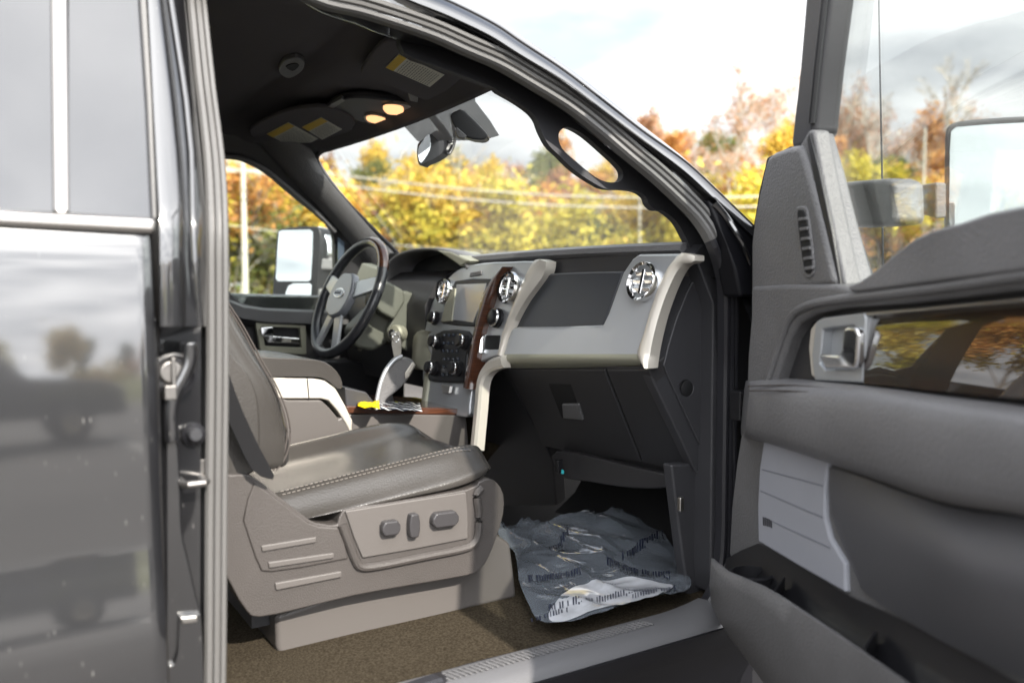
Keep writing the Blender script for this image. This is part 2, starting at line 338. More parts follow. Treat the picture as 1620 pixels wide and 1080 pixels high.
E = [(252, 505), (252, 1180)]
loft('lower_jamb', [col(E, .06, ysL), col([(288, 505), (286, 1180)], .075, ysL), col([(318, 505), (316, 1180)], .078, ysL), col([(323, 505), (319, 1180)], .09, ysL), col(Dd, .12, ysL)], M['paint'], pil, ang=50)
# stamped flange winding down the jamb, then the wide lower pressing
m = MB(); pth = cr([S(x, y, .05) for x, y in [(300, 540), (299, 570), (291, 592), (279, 614), (271, 640), (270, 668), (272, 700)]], 6)
m.sweep(pth, [(-.010, -.004), (-.004, -.009), (.005, -.009), (.011, -.003), (.011, .01), (-.010, .01)], V((0, 1, 0)))
m.obj('stamped_flange', M['paint'], pil, ang=45, sub=1)
prism('lower_pressing', [S(x, y, .055) for x, y in cr2([(262, 690), (280, 692), (286, 760), (289, 838), (300, 890), (311, 940), (320, 985), (319, 1120), (262, 1120)], 3)], V((0, .02, 0)), M['paint'], pil, bevel=.006)
prism('drain_channel', [S(x, y, .046) for x, y in cr2([(284, 975), (312, 972), (318, 985), (317, 1120), (262, 1120), (264, 1060), (276, 1050), (282, 1030)], 3)], V((0, .012, 0)), M['paint'], pil, bevel=.005)
prism('channel_lip', [S(x, y, .042) for x, y in [(284, 976), (313, 973), (314, 984), (288, 988)]], V((0, .012, 0)), M['steel'], pil, bevel=.003)
# latch pocket, latch, cover plug, striker
lathe('latch_pocket', S(274, 592, .058), (0, 1, 0), [(.028, -.004), (.030, -.006), (.026, -.008), (.022, -.002), (.018, .004)], M['black'], pil)
m = MB(); m.lathe(S(270, 588, .05), (0, 1, 0), [(.014, -.004), (.016, .0), (.016, .01)]); m.box(S(268, 620, .048), (.016, .02, .02)); m.box(S(274, 594, .046), (.006, .012, .05)); m.obj('door_latch', M['dsteel'], pil, bevel=.002)
m = MB(); m.lathe(S(306, 687, .074), (0, -1, .12), [(.0165, 0), (.0165, .004), (.012, .008), (.0105, .016), (.008, .018), (.001, .018)]); m.obj('hinge_bolt', M['chrome'] if 0 else M['black'], pil)
m = MB(); m.box(S(309, 745, .082), (.045, .006, .032)); q = S(307, 763, .05)
m.tube([q + V((-.014, .03, 0)), q + V((-.014, -.004, 0)), q + V((-.010, -.01, 0)), q + V((.012, -.01, 0)), q + V((.016, -.004, 0)), q + V((.016, .03, 0))], .0055, 10)
m.obj('door_striker', M['dsteel'], pil, bevel=.001)

# ---- weatherstrip round the door opening: one loop
def Ipath(pts, o): return [S(x, y, o) for x, y in pts]
seal_px = cr2([(318, 1300), (335, 1180), (338, 1080), (339, 980), (340, 800), (342, 600), (342, 480), (341, 350), (336, 250), (323, 139), (309, 0), (302, -90), (315, -130), (360, -105), (420, -55),
               (500, -8), (570, 10), (637, 31), (690, 50), (737, 71), (790, 94), (835, 120), (900, 160), (950, 199), (997, 239), (1040, 275), (1087, 319), (1110, 345), (1130, 378), (1143, 415), (1150, 450),
               (1151, 520), (1150, 620), (1148, 760), (1146, 860), (1138, 920), (1118, 960), (1085, 985), (1020, 1005), (900, 1030), (780, 1058), (690, 1085), (560, 1130)], 4)
def so_(i, x, y):
    if y > 372 and x > 700: return .045 + .055 * min(1, (y - 372) / 200)
    return .10 if x < 330 and y > -60 else max(.045, .10 - .055 * max(0, x - 305) / 120)
sp_ = [S(x, y, so_(i, x, y)) for i, (x, y) in enumerate(seal_px)]
m = MB(); sw = .0165
pro = [(-.0165, .012), (-.0165, -.006), (-.013, -.012), (-.008, -.013), (-.0055, -.008), (-.0035, -.008), (-.002, -.014), (.003, -.016), (.0045, -.010), (.006, -.010), (.008, -.017), (.013, -.018), (.0165, -.013), (.0165, .012)]
kq = next(i for i, p in enumerate(seal_px) if p[0] > 1120 and p[1] > 372)
m.sweep(sp_[:kq + 1], pro, V((0, 1, 0))); m.obj('weatherstrip', M['seal'], T, ang=25)
m = MB(); m.sweep(sp_[kq:], pro, V((0, 1, 0))); m.obj('weatherstrip', M['seal_shaded'], T, ang=25)  # same seal, coloured darker here to stand in for shade behind the door

# ---- roof rail / A pillar skin
silh = [(300, -400), (500, -130), (620, -45), (721, 0), (786, 30), (831, 61), (899, 107), (973, 164), (1022, 203), (1087, 254), (1136, 300), (1193, 356), (1230, 392)]
PD = [(8, 32, 85), (8, 30, 75), (8, 29, 62), (9, 28, 52), (10, 27, 45), (9, 24, 41), (9, 22, 39), (8, 20, 39), (4, 17, 41), (3, 16, 46), (2, 16, 58), (2, 16, 70)]
silh = [(500, -130), (620, -45), (721, 0), (786, 32), (831, 61), (899, 107), (973, 164), (1022, 203), (1087, 254), (1136, 300), (1193, 356), (1230, 392)]
def rs(pts, n=40):
    P = cr2(pts, 8); d = [0]
    for a, b in zip(P, P[1:]): d.append(d[-1] + math.hypot(a[0] - b[0], a[1] - b[1]))
    o = []
    for k in range(n + 1):
        t = d[-1] * k / n; i = 0
        while i < len(d) - 2 and d[i + 1] < t: i += 1
        f = (t - d[i]) / max(1e-9, d[i + 1] - d[i]); o.append((P[i][0] + (P[i + 1][0] - P[i][0]) * f, P[i][1] + (P[i + 1][1] - P[i][1]) * f))
    return o
def rail(pts, o): return [S(x, y, o) for x, y in rs(pts)]
mid = lambda a, b, t: [(p[0] * (1 - t) + q[0] * t, p[1] * (1 - t) + q[1] * t) for p, q in zip(a, b)]
base_ = cr2([(300, -400)] + silh, 8)[8:]
dd3 = cr([(0, 0, 0)] + [V(q) for q in PD], 8)[8:]
def off_(k):
    out = []
    for i, (x, y) in enumerate(base_):
        a = base_[max(0, i - 2)]; b = base_[min(len(base_) - 1, i + 2)]; tx, ty = b[0] - a[0], b[1] - a[1]; l = math.hypot(tx, ty)
        d = k(dd3[i]); out.append((x - ty / l * d, y + tx / l * d))
    return out
def RL(k, o): return [S(x, y, o) for x, y in off_(k)]
loft('roof_rail', [RL(lambda d: 0, .20), RL(lambda d: 0, .05), RL(lambda d: d.x * .6, .020), RL(lambda d: d.x, .010), RL(lambda d: (d.x + d.y) / 2, .002), RL(lambda d: d.y - 2, .004), RL(lambda d: d.y, .008),
    RL(lambda d: d.y + 2, .020), RL(lambda d: d.y * .7 + d.z * .3, .030), RL(lambda d: d.y * .4 + d.z * .6, .034), RL(lambda d: d.z - 5, .040), RL(lambda d: d.z - 2, .060), RL(lambda d: d.z + 3, .085), RL(lambda d: d.z + 22, .12), RL(lambda d: d.z + 26, .22)], M['paint'], T, ang=50)
tube('drip_seal', RL(lambda d: d.y + 3, .024), .0035, M['black'], T, k=8)
tube('drip_seal', RL(lambda d: d.x * .8, .012), .0024, M['black'], T, k=8)
# cowl corner under the A pillar and the hinge post
prism('cowl_corner', [S(x, y, .012) for x, y in [(1121, 314), (1150, 335), (1185, 368), (1215, 398), (1225, 470), (1172, 470), (1163, 425), (1150, 380), (1134, 345)]], V((0, .05, 0)), M['rock'], T, bevel=.008, seg=4)
m = MB(); m.tube(cr([S(x, y, .008) for x, y in [(1130, 322), (1150, 345), (1172, 380), (1188, 418)]], 5), [.008, .004], 8); m.obj('cowl_rib', M['paint'], T)
prism('hinge_post', [S(x, y, .085) for x, y in [(1150, 380), (1200, 400), (1215, 700), (1215, 1120), (1140, 1120), (1154, 960), (1160, 880), (1160, 430)]], V((0, .06, 0)), M['black'], T, bevel=.004)
for y in (640, 940):
    m = MB(); c = S(1176, y, .05); m.box(c, (.05, .03, .06)); m.lathe(c + V((.03, -.02, -.05)), (0, 0, 1), [(.011, 0), (.011, .1)]); m.obj('door_hinge', M['black'], T, bevel=.003)
# sill / rocker under the opening
ZF = .668
ZS = ZF - .030
rk = [(.10, ZS - .03), (.085, ZS + .004), (.06, ZS + .008), (.02, ZS + .004), (.0, ZS - .008), (-.012, ZF - .035), (-.014, ZF - .06), (-.006, ZF - .08), (.02, ZF - .16), (.02, ZF - .30), (.12, ZF - .36)]
def xf(y): return 0
rows = [[V((x, y, z)) for y, z in rk] for x in [-1.0, -.4, XR + .05, .5, .8, 1.0, 1.12, 1.2, 1.34]]
ro = loft('rocker_panel', rows, M['rock'], T, ang=50)
# textured scuff plate on the sill
m = MB(); xs = [.33 + i * .01 for i in range(84)]
sc_ = [(.090, ZS - .016), (.084, ZS + .0105), (.058, ZS + .0135), (.022, ZS + .0095), (.003, ZS + .000), (-.008, ZS - .022), (-.008, ZS - .03)]
scp = loft('sill_scuff_plate', [[V((x, y, z)) for y, z in sc_] for x in (.26, .6, .9, 1.14)] + [[V((1.14 + .028 * k, y + .001 * k, z + .0006 * k * k)) for y, z in sc_] for k in (1, 2, 3, 4)], M['scuff'] if 'scuff' in M else M['dgrey'], T, ang=40)
for i in range(70):
    x = .36 + i * .0105
    m.box((x, .056, ZS + .0140), (.0045, .030, .003), Matrix.Rotation(R(18), 3, 'Z'))
m.obj('grip_pattern', M['dgrey'], scp, bevel=.001, seg=1)

# ---- fender and hood beyond the door
fx = [1.30, 1.42, 1.6, 1.9, 2.3, 2.7, 2.9]
loft('fender', [[V((x, .30, 1.30 - .03 * (x - 1.4))), V((x, .12, 1.315 - .03 * (x - 1.4))), V((x, .04, 1.29 - .03 * (x - 1.4))), V((x, .0, 1.22)), V((x, -.02, 1.05)), V((x, -.02, .80)), V((x, .01, .55))] for x in fx], M['paint'], T, ang=60)
loft('hood', [[V((x, y, 1.315 - .035 * (x - 1.4) + .03 * sin(pi * (y - .3) / 1.45))) for y in [.3 + .145 * i for i in range(11)]] for x in [1.80, 2.0, 2.3, 2.6, 2.9]], M['paint'], T)
box('front_bumper', (2.98, 1.02, .72), (.16, 2.0, .34), M['chrome'], T, bevel=.04)
for yy in (.06, 1.98):
    m = MB(); m.lathe((2.15, yy + (-.08 if yy < 1 else .08), .40), (0, 1 if yy < 1 else -1, 0), [(.26, 0), (.36, .01), (.40, .05), (.40, .22), (.3, .25)], 40); wh = m.obj('wheel', M['black'], T)
    m = MB(); m.lathe((2.15, yy + (-.07 if yy < 1 else .07), .40), (0, 1 if yy < 1 else -1, 0), [(.05, -.01), (.09, .0), (.22, .03), (.25, .0), (.25, .1)], 30); m.obj('rim', M['steel'], wh)
tube('radio_antenna', [PY(1397, 452, .10), PY(1396, 300, .10), PY(1392, 100, .10), PY(1386, -260, .10)], [.0032, .0016], M['black'], T, k=6)
lathe('antenna_base', PY(1397, 452, .10), (0, 0, 1), [(.022, -.03), (.020, .0), (.012, .01), (.005, .02)], M['black'], T)
# rest of the cab shell: roof, far body side, rear wall, bed
def sil_v(u):
    for a, b in zip(base_, base_[1:]):
        if a[0] <= u <= b[0]: return a[1] + (b[1] - a[1]) * (u - a[0]) / (b[0] - a[0])
    return -1e6 if u < base_[0][0] else 1e6
def rz_(x, y):
    z = 1.85 - max(0, x - .62) ** 2 * .45 - (.06 if y < .34 or y > 1.66 else 0)
    q = RM.transposed() @ (V((x, y, z)) - CAM)
    u, v = 810 + F * q.x / -q.z, 540 - F * q.y / -q.z
    if x > .3 and v < sil_v(u) + 6: z = min(z, hit(u, sil_v(u) + 6, (0, y, 0), (0, 1, 0)).z)
    return z
loft('roof_panel', [[V((x, y, rz_(x, y))) for y in [a + max(0, x - .6) * .5 * (1 - (a - .27) / 1.5) for a in [.27, .34, .42, .5, .65, .8, .95, 1.1, 1.3, 1.5, 1.66, 1.73]]] for x in [-1.5, -1.0, -.5, 0, .2, .4, .5, .6, .7, .8, .9, 1.0]], M['paint'], T, ang=60)
prism('cab_rear_wall', [V((-1.5, y, z)) for y, z in [(.04, .6), (1.98, .6), (1.98, 1.38), (1.72, 1.86), (.3, 1.86), (.04, 1.38)]], V((-.05, 0, 0)), M['paint'], T, bevel=.01)
prism('far_body_side', [V((x, 1.97, z)) for x, z in [(-1.5, .55), (1.35, .55), (1.40, .6), (1.4, 1.22), (1.2, 1.26), (-1.5, 1.34)]], V((0, .04, 0)), M['paint'], T, bevel=.01)
box('cargo_bed', (-2.35, 1.01, .95), (1.65, 1.96, .62), M['paint'], T, bevel=.03)
prism('rear_cab_side', [V((x, .0, z)) for x, z in [(-1.5, .5), (-.955, .5), (-.955, 1.32), (-1.5, 1.32)]], V((0, .05, 0)), M['paint'], T, bevel=.01)

# ================================================================ CABIN SHELL
# carpet and footwell
cp = [V((.20, .10, ZF - .02)), V((1.24, .10, ZF - .02))]
ys_ = [.09, .14, .2, .35, .5, .65, .80]
loft('carpet', [[V((x, y, z)) for y in ys_] for x, z in [(-1.0, ZF - .05), (.10, ZF - .045), (.3, ZF - .04), (.6, ZF - .035), (.9, ZF - .035), (1.15, ZF - .035), (1.3, ZF - .035), (1.44, ZF - .03)]], M['carpet'], T, ang=60)
loft('toe_board', [[V((x, y, z)) for y in (.12, .5, .86)] for x, z in [(1.43, ZF - .028), (1.50, ZF + .02), (1.60, ZF + .16), (1.66, ZF + .38), (1.67, 1.25)]], M['deep'], T, ang=60)  # ramp coloured near black, standing in for carpet in footwell shade
loft('driver_carpet', [[V((x, y, z)) for y in (1.20, 1.5, 1.9)] for x, z in [(-1.0, ZF - .05), (1.3, ZF - .03), (1.5, ZF + .16), (1.64, 1.25)]], M['carpet'], T, ang=60)
kp = prism('kick_panel', [S(x, y, .165) for x, y in cr2([(1062, 735), (1070, 800), (1080, 880), (1092, 955), (1100, 985), (1128, 965), (1140, 940), (1145, 850), (1140, 730)], 2)], V((.0, .03, 0)), M['dark'], T, bevel=.006)
prism('hinge_pillar_trim', [S(x, y, .115) for x, y in [(1098, 400), (1112, 385), (1122, 395), (1136, 440), (1140, 520), (1140, 760), (1139, 860), (1127, 940), (1124, 900), (1126, 700), (1128, 480)]], V((0, .06, 0)), M['dark'], T, bevel=.005)
m = MB(); m.box(S(1077, 797, .12), (.012, .01, .03)); m.obj('panel_clip', M['steel'], kp, bevel=.003)

# headliner
ZC = 1.81; ZH = 1.745
Hn = PZ(790, 130, ZH); Hf = PZ(503, 241, ZH)
def hdr(y): t = (y - Hn.y) / (Hf.y - Hn.y); return Hn.x + (Hf.x - Hn.x) * t + .03 * (1 - (2 * t - 1) ** 2)
rib = [PZ(405, 170, ZC), PZ(558, 57, ZC)]
rows = []
yy = [.245, .26, .29, .34, .42, .5, .6, .7, .8, .9, 1.0, 1.1, 1.2, 1.3, 1.4, 1.48, 1.54, 1.60, 1.64, 1.66]
def ceilz(x, y):
    e = min(y - .245, 1.66 - y); drop = .03 * max(0, 1 - e / .17) ** 2
    # step down ahead of the overhead bump, groove in front of it
    sx = x - rib[0].x - (rib[1].x - rib[0].x) * ((y - rib[0].y) / (rib[1].y - rib[0].y) if rib[1].y != rib[0].y else 0)
    g = .018 * math.exp(-(sx / .022) ** 2) * (1 if .42 < y < 1.5 else .2)
    st = -.022 / (1 + math.exp(-(sx - .03) / .012))
    return ZC + .012 * (1 - ((y - .95) / .7) ** 2) - drop + g + st
for i in range(56):
    t = i / 55
    r = []
    for y in yy:
        xe = hdr(y); x = -1.4 + (xe + 1.4) * (1 - (1 - t) ** 1.7)
        z = ceilz(x, y); d = xe - x
        if d < .12: z = z + (ZH - z) * (1 - d / .12) ** 2
        r.append(V((x, y, z)))
    for p in r:      # keep the corner ahead of the pillar under the roof rail
        if p.x > .75 and p.y < .5: p.z = min(p.z, rz_(p.x, p.y) - .01)
    rows.append(r)
rows.append([p + V((.012, 0, -.004)) for p in rows[-1]]); rows.append([p + V((.012, 0, .03)) for p in rows[-1]])
hl = loft('headliner', rows, M['liner'], T, ang=80)
def CE(u, v, dz=0): return PZ(u, v, ZC - .03 + dz)
# visors with warning labels
def visor(pts, labels, hx, lab):
    vz = prism('sun_visor', [CE(x, y, -.012) for x, y in cr2(pts, 4, True)], V((0, 0, .012)), M['liner'], T, bevel=.005, label=lab)
    return vz
def wlabel(par, q, ysp, name='warning_label'):
    P = [CE(x, y, -.0135) for x, y in q]
    lb = prism(name, P, V((0, 0, .001)), M['white'], par, bevel=0)
    A_, B_, C_, D_ = P          # A-B is the header edge
    f = lambda s, t: (A_ + (B_ - A_) * s) * (1 - t) + (D_ + (C_ - D_) * s) * t
    dz = V((0, 0, -.0008)); m = MB(); m.add([f(0, 0) + dz, f(1, 0) + dz, f(1, ysp) + dz, f(0, ysp) + dz], [[0, 1, 2, 3]]); m.obj('label_heading', M['yellow'], lb)
    m = MB(); rnd = random.Random(3)
    for i in range(14):
        t = ysp + .05 + i * (.9 - ysp) / 14; s = .06
        while s < .92:
            l = rnd.uniform(.04, .12); e = min(s + l, .94); m.add([f(s, t) + dz, f(e, t) + dz, f(e, t + .018) + dz, f(s, t + .018) + dz], [[0, 1, 2, 3]]); s = e + .035
    m.obj('label_print', M['ink'], lb)
    return lb
v1 = visor([(613, 66), (640, 72), (700, 94), (736, 113), (733, 122), (712, 140), (690, 158), (670, 158), (620, 138), (578, 122), (572, 113), (590, 85)], 0, 0, 'sun visor nearer the open door with one wide warning label')
wlabel(v1, [(610, 107), (631, 86), (703, 119), (680, 138)], .16)
# the label runs from the visor's yellow end along the header
v2 = visor([(395, 208), (450, 178), (505, 170), (545, 180), (562, 195), (545, 215), (500, 240), (470, 244), (425, 228)], 0, 0, 'driver side sun visor carrying two yellow headed labels')
wlabel(v2, [(422, 212), (456, 194), (503, 220), (470, 237)], .2)
wlabel(v2, [(478, 201), (508, 186), (541, 205), (510, 221)], .3)
for q in ([(645, 147), (662, 150), (661, 163), (648, 160)], [(551, 203), (570, 206), (568, 214), (553, 212)]):
    prism('visor_clip', [CE(x, y, -.01) for x, y in q], V((0, 0, .02)), M['dgrey'], hl, bevel=.003)
# overhead console with two lit reading lamps
oc = prism('overhead_console', [CE(x, y, -.006) for x, y in cr2([(520, 172), (552, 156), (600, 158), (648, 166), (664, 175), (655, 186), (630, 197), (600, 200), (560, 190)], 4, True)], V((0, 0, .02)), M['dark'], T, bevel=.006)
prism('console_strip', [CE(x, y, -.008) for x, y in [(512, 172), (541, 156), (546, 160), (518, 178)]], V((0, 0, .01)), M['dgrey'], oc, bevel=.002)
for q, q2 in (([(604, 170), (622, 165), (652, 170), (656, 178), (640, 184), (614, 182)], [(606, 170), (620, 167), (636, 170), (638, 178), (628, 182), (612, 180)]), ([(576, 184), (592, 182), (622, 190), (628, 196), (600, 199), (580, 194)], [(580, 186), (592, 184), (610, 189), (608, 194), (596, 196), (582, 192)])):
    a = prism('reading_lamp', [CE(x, y, -.012) for x, y in cr2(q, 3, True)], V((0, 0, .01)), M['lens'], oc, bevel=.003)
    prism('lamp_glow', [CE(x, y, -.0145) for x, y in cr2(q2, 3, True)], V((0, 0, .004)), M['lamp'], a, bevel=.001)
# small bezel and coat hook in the headliner
a = prism('microphone_bezel', [PZ(x, y, ZC - .0) for x, y in cr2([(441, 110), (450, 97), (468, 92), (481, 99), (478, 113), (460, 124), (446, 120)], 3, True)], V((0, 0, .012)), M['dgrey'], hl, bevel=.003)
prism('bezel_slot', [PZ(x, y, ZC - .002) for x, y in cr2([(452, 106), (466, 101), (473, 105), (463, 113)], 3, True)], V((0, 0, .012)), M['deep'], a, bevel=.001)
# moulded channel in the liner between rib and visor

# near A pillar trim with grab handle hole
outer = [(640, 44), (705, 64), (778, 98), (858, 146), (940, 204), (1022, 270), (1082, 328), (1118, 378), (1125, 430), (1136, 470), (1128, 480), (1108, 440), (1100, 405),
         (1092, 390), (1083, 372), (1070, 350), (1050, 334), (1040, 333), (1033, 330), (1026, 322), (1022, 312), (1008, 303), (985, 300), (960, 299), (940, 290), (910, 270), (885, 246), (868, 229), (856, 206), (850, 190), (838, 176), (815, 160), (790, 146), (775, 136), (700, 108), (640, 84)]
hole = [(884, 214), (890, 204), (902, 202), (926, 215), (962, 246), (982, 266), (986, 278), (980, 287), (962, 288), (942, 280), (912, 256), (889, 234)]
def annulus(name, op, ip, dv, mat_, parent, bevel, **k):
    # ring of faces between an outer outline and a hole by bridging with triangles
    bm = bmesh.new(); vo = [bm.verts.new(p) for p in op]; vi = [bm.verts.new(p) for p in ip]
    eo = [bm.edges.new((vo[i], vo[(i + 1) % len(vo)])) for i in range(len(vo))]; ei = [bm.edges.new((vi[i], vi[(i + 1) % len(vi)])) for i in range(len(vi))]
    bmesh.ops.triangle_fill(bm, edges=eo + ei, use_beauty=True, use_dissolve=False)
    r = bmesh.ops.extrude_face_region(bm, geom=bm.faces[:]); vv = [g for g in r['geom'] if isinstance(g, bmesh.types.BMVert)]
    bmesh.ops.translate(bm, verts=vv, vec=V(dv))
    vs = [v.co.copy() for v in bm.verts]; bm.verts.index_update(); fs = [[v.index for v in f.verts] for f in bm.faces]; bm.free()
    return mobj(name, vs, fs, mat_, parent, bevel=bevel, **k)
ap = annulus('pillar_trim', [S(x, y, .14) for x, y in cr2(outer, 3, True)], [S(x, y, .14) for x, y in cr2(hole, 4, True)], V((0, .018, .0)), M['dark'], T, .006, label='near windscreen pillar trim with a moulded grab handle')
# far A pillar, window frame, windscreen rubber
def FARA(x, y, o=0): return SF(x, y, o)
fa = loft('far_pillar_trim', [[FARA(x, y, o) for x, y in rs(p, 20)] for p, o in (
    ([(400, 215), (443, 262), (478, 300), (520, 345), (560, 392), (590, 430)], .0), ([(410, 212), (450, 258), (486, 298), (528, 342), (568, 388), (600, 430)], .03),
    ([(440, 205), (475, 240), (505, 285), (550, 335), (590, 380), (625, 425)], .05), ([(470, 200), (492, 236), (515, 280), (558, 330), (600, 378), (640, 425)], .045), ([(490, 200), (499, 240), (522, 280), (562, 330), (606, 380), (650, 425)], .0))], M['dgrey'], T, ang=60)
tube('windscreen_rubber', cr([FARA(x, y, .03) for x, y in [(640, 414), (625, 397), (600, 372), (562, 334), (535, 305), (512, 276), (502, 256), (503, 245), (512, 238)]], 5), .008, M['black'], T)
ea = [SF(x, y, -.01) for x, y in rs([(500, 232), (524, 275), (562, 325), (600, 370), (640, 420)], 8)] + [V((1.80, 1.86, 1.345))]
eb = [S(x, y, .19) for x, y in rs([(745, 78), (850, 132), (940, 206), (1040, 292), (1125, 395)], 8)] + [V((1.80, .18, 1.345))]
wg = [[a.lerp(b, q / 10) + V((.10 * sin(pi * q / 10), 0, .015 * sin(pi * i / 9))) for q in range(11)] for i, (a, b) in enumerate(zip(ea, eb))]
wsn = loft('windscreen', wg, M['glass'], T)
def WP(u, v, o=0):
    n = (wg[8][5] - wg[0][5]).cross(wg[0][10] - wg[0][0]).normalized()
    if n.x > 0: n = -n
    p = wg[0][5] + n * (.01 + o); return hit(u, v, p, n)
prism('shade_band', [WP(x, y) for x, y in [(640, 200), (700, 165), (751, 140), (752, 160), (775, 190), (790, 214), (764, 222), (700, 222), (668, 226), (660, 222)]], V((-.001, 0, -.001)), M['frit'], wsn, bevel=0)
mr = MB(); mp = [PY(x, y, .98) for x, y in cr2([(681, 212), (690, 207), (699, 210), (702, 225), (701, 240), (690, 250), (672, 258), (664, 262), (660, 250), (660, 232), (664, 224)], 3, True)]
rv = prism('rear_view_mirror', mp, V((.035, .03, 0)), M['black'], T, bevel=.008)
prism('mirror_glass', [PY(x, y, .975) for x, y in cr2([(679, 211), (681, 232), (676, 245), (666, 258), (662, 250), (661, 236), (666, 226)], 2, True)], V((.004, .004, 0)), M['mirror'], rv, bevel=.001)
tube('mirror_arm', cr([PY(x, y, 1.0) for x, y in [(680, 180), (692, 195), (705, 212), (711, 226), (706, 238), (698, 236)]], 5), .010, M['black'], rv)
tube('mirror_wire', cr([PY(x, y, .99) for x, y in [(713, 180), (718, 205), (719, 225), (712, 242), (706, 243)]], 5), .004, M['black'], rv)
sb = prism('sensor_box', [PY(x, y, .62) for x, y in cr2([(712, 183), (722, 175), (735, 175), (768, 208), (771, 216), (765, 221), (755, 221), (740, 218), (722, 205)], 2, True)], V((.03, .04, .0)), M['black'], T, bevel=.006)
prism('sensor_lens', [PY(x, y, .61) for x, y in [(722, 200), (739, 215), (735, 220), (724, 217), (720, 208)]], V((.01, .02, 0)), M['dgrey'], sb, bevel=.003)
# ================================================================ DASHBOARD
CY = .155
zb = FX(1015, 575).z; xb = FX(1015, 575).x
def GL(u, v, o=0): return hit(u, v, (xb + .004 + o, 0, zb), (1, 0, .72))
def GC(u, v, o=0.0): return PY(u, v, CY + o)
dash = empty.__call__ if 0 else None
# top pad
pp = [(1.245, 1.372), (1.25, 1.384), (1.27, 1.391), (1.40, 1.392), (1.60, 1.378), (1.80, 1.35), (1.80, 1.30), (1.30, 1.30), (1.275, 1.355), (1.255, 1.362)]
DB = loft('dashboard', [[V((x, y, z + .004 * sin(pi * (y - .12) / .9))) for x, z in pp] for y in [.15, .155, .2, .35, .5, .65, .8, .92, 1.02, 1.12]], M['dpad'], T, cu=True, caps=True, ang=40)
prism('dash_core', [V((x, .17, z)) for x, z in [(1.26, 1.36), (1.75, 1.36), (1.75, .95), (1.42, .93), (1.36, .96), (xb + .04, zb), (1.26, 1.34)]], V((0, .78, 0)), M['ebony'], DB, bevel=.01)
# shelf above glove box: dark recess band
prism('upper_recess', [FX(x, y, .035) for x, y in [(858, 412), (1010, 400), (1000, 434), (858, 442)]], V((.03, 0, 0)), M['ebony'], DB, bevel=.003)
gp = cr([FX(x, y, .012) for x, y in [(864, 433), (930, 430), (984, 429)]], 4)[:-1] + [FX(x, y, .012) for x, y in [(986, 429), (972, 468), (954, 518), (885, 521), (812, 521), (828, 476), (846, 444)]]
prism('upper_bin_lid', gp, V((.03, 0, 0)), mat('slate_bin_lid', (.034, .038, .046), .33, bump=.25, bscale=500, coat=.15, coatr=.3), DB, bevel=.006)
# silver fascia, U shaped, with folded bottom lip
fasc = [(792, 564), (797, 524), (818, 517), (880, 517), (953, 514), (962, 495), (985, 431), (1000, 409), (1010, 402), (1082, 401), (1056, 430), (1036, 478), (1022, 520), (1012, 566)]
fs_ = prism('silver_fascia', [FX(x, y) for x, y in fasc], V((.03, 0, 0)), M['silver'], DB, bevel=.007, seg=4)
lip = [[FX(x, y, o) for x in (796, 860, 930, 1000, 1016)] for y, o in ((560, -.001), (565, -.003), (570, .0), (577, .018), (582, .04))]
loft('fascia_lip', lip, M['champ'], DB, ang=60)  # champagne colour stands in for a warm reflection on the silver lip
# pillars of champagne metal
def strip(name, left, right, o, dv, m_, par, n=24):
    a = [FX(x, y, o) for x, y in rs(left, n)]; b = [FX(x, y, o) for x, y in rs(right, n)]
    rows = []
    for p, q in zip(a, b):
        c = (p + q) / 2 + V((-.008, 0, .002)); rows.append([p + V(dv), p, p.lerp(c, .6) + V((-.002, 0, 0)), c, q.lerp(c, .6) + V((-.002, 0, 0)), q, q + V(dv)])
    return loft(name, rows, m_, par, ang=60, caps=True)
strip('trim_strip', [(1078, 400), (1068, 408), (1050, 434), (1033, 478), (1018, 528), (1008, 562), (1022, 583)], [(1099, 404), (1097, 415), (1078, 420), (1060, 451), (1042, 500), (1030, 550), (1025, 583)], -.006, (.03, .004, 0), M['cream'], DB)
strip('trim_strip', [(853, 410), (841, 417), (817, 467), (798, 520), (789, 561)], [(864, 414), (859, 436), (828, 480), (806, 524), (794, 563)], -.006, (.03, 0, 0), M['cream'], DB)
# glove box
gb = [(804, 580), (1020, 582), (1034, 620), (1108, 757), (1040, 748), (960, 733), (862, 708)]
prism('lower_dash', [GL(x, y, .004) for x, y in [(785, 576), (1024, 581), (1114, 757), (1040, 748), (864, 706), (812, 610)]], V((.05, 0, .03)), M['ebony'], DB, bevel=.006)
gd = prism('glove_box_door', [GL(x, y, -.004) for x, y in [(804, 583), (956, 585), (1014, 731), (940, 722), (860, 706)]], V((.05, 0, .03)), M['ebony'], DB, bevel=.004)
prism('glove_box_side', [GL(x, y, -.004) for x, y in [(959, 585), (1026, 585), (1110, 752), (1060, 742), (1017, 732)]], V((.05, 0, .03)), M['ebony'], DB, bevel=.004)
prism('latch_pocket', [GL(x, y, -.0052) for x, y in [(867, 606), (903, 608), (922, 664), (888, 661)]], V((.004, 0, .003)), M['deep'], gd, bevel=.002)
prism('latch_handle', [GL(x, y, -.012) for x, y in [(888, 640), (914, 640), (922, 665), (890, 662)]], V((.012, 0, .008)), M['dgrey'], gd, bevel=.004)
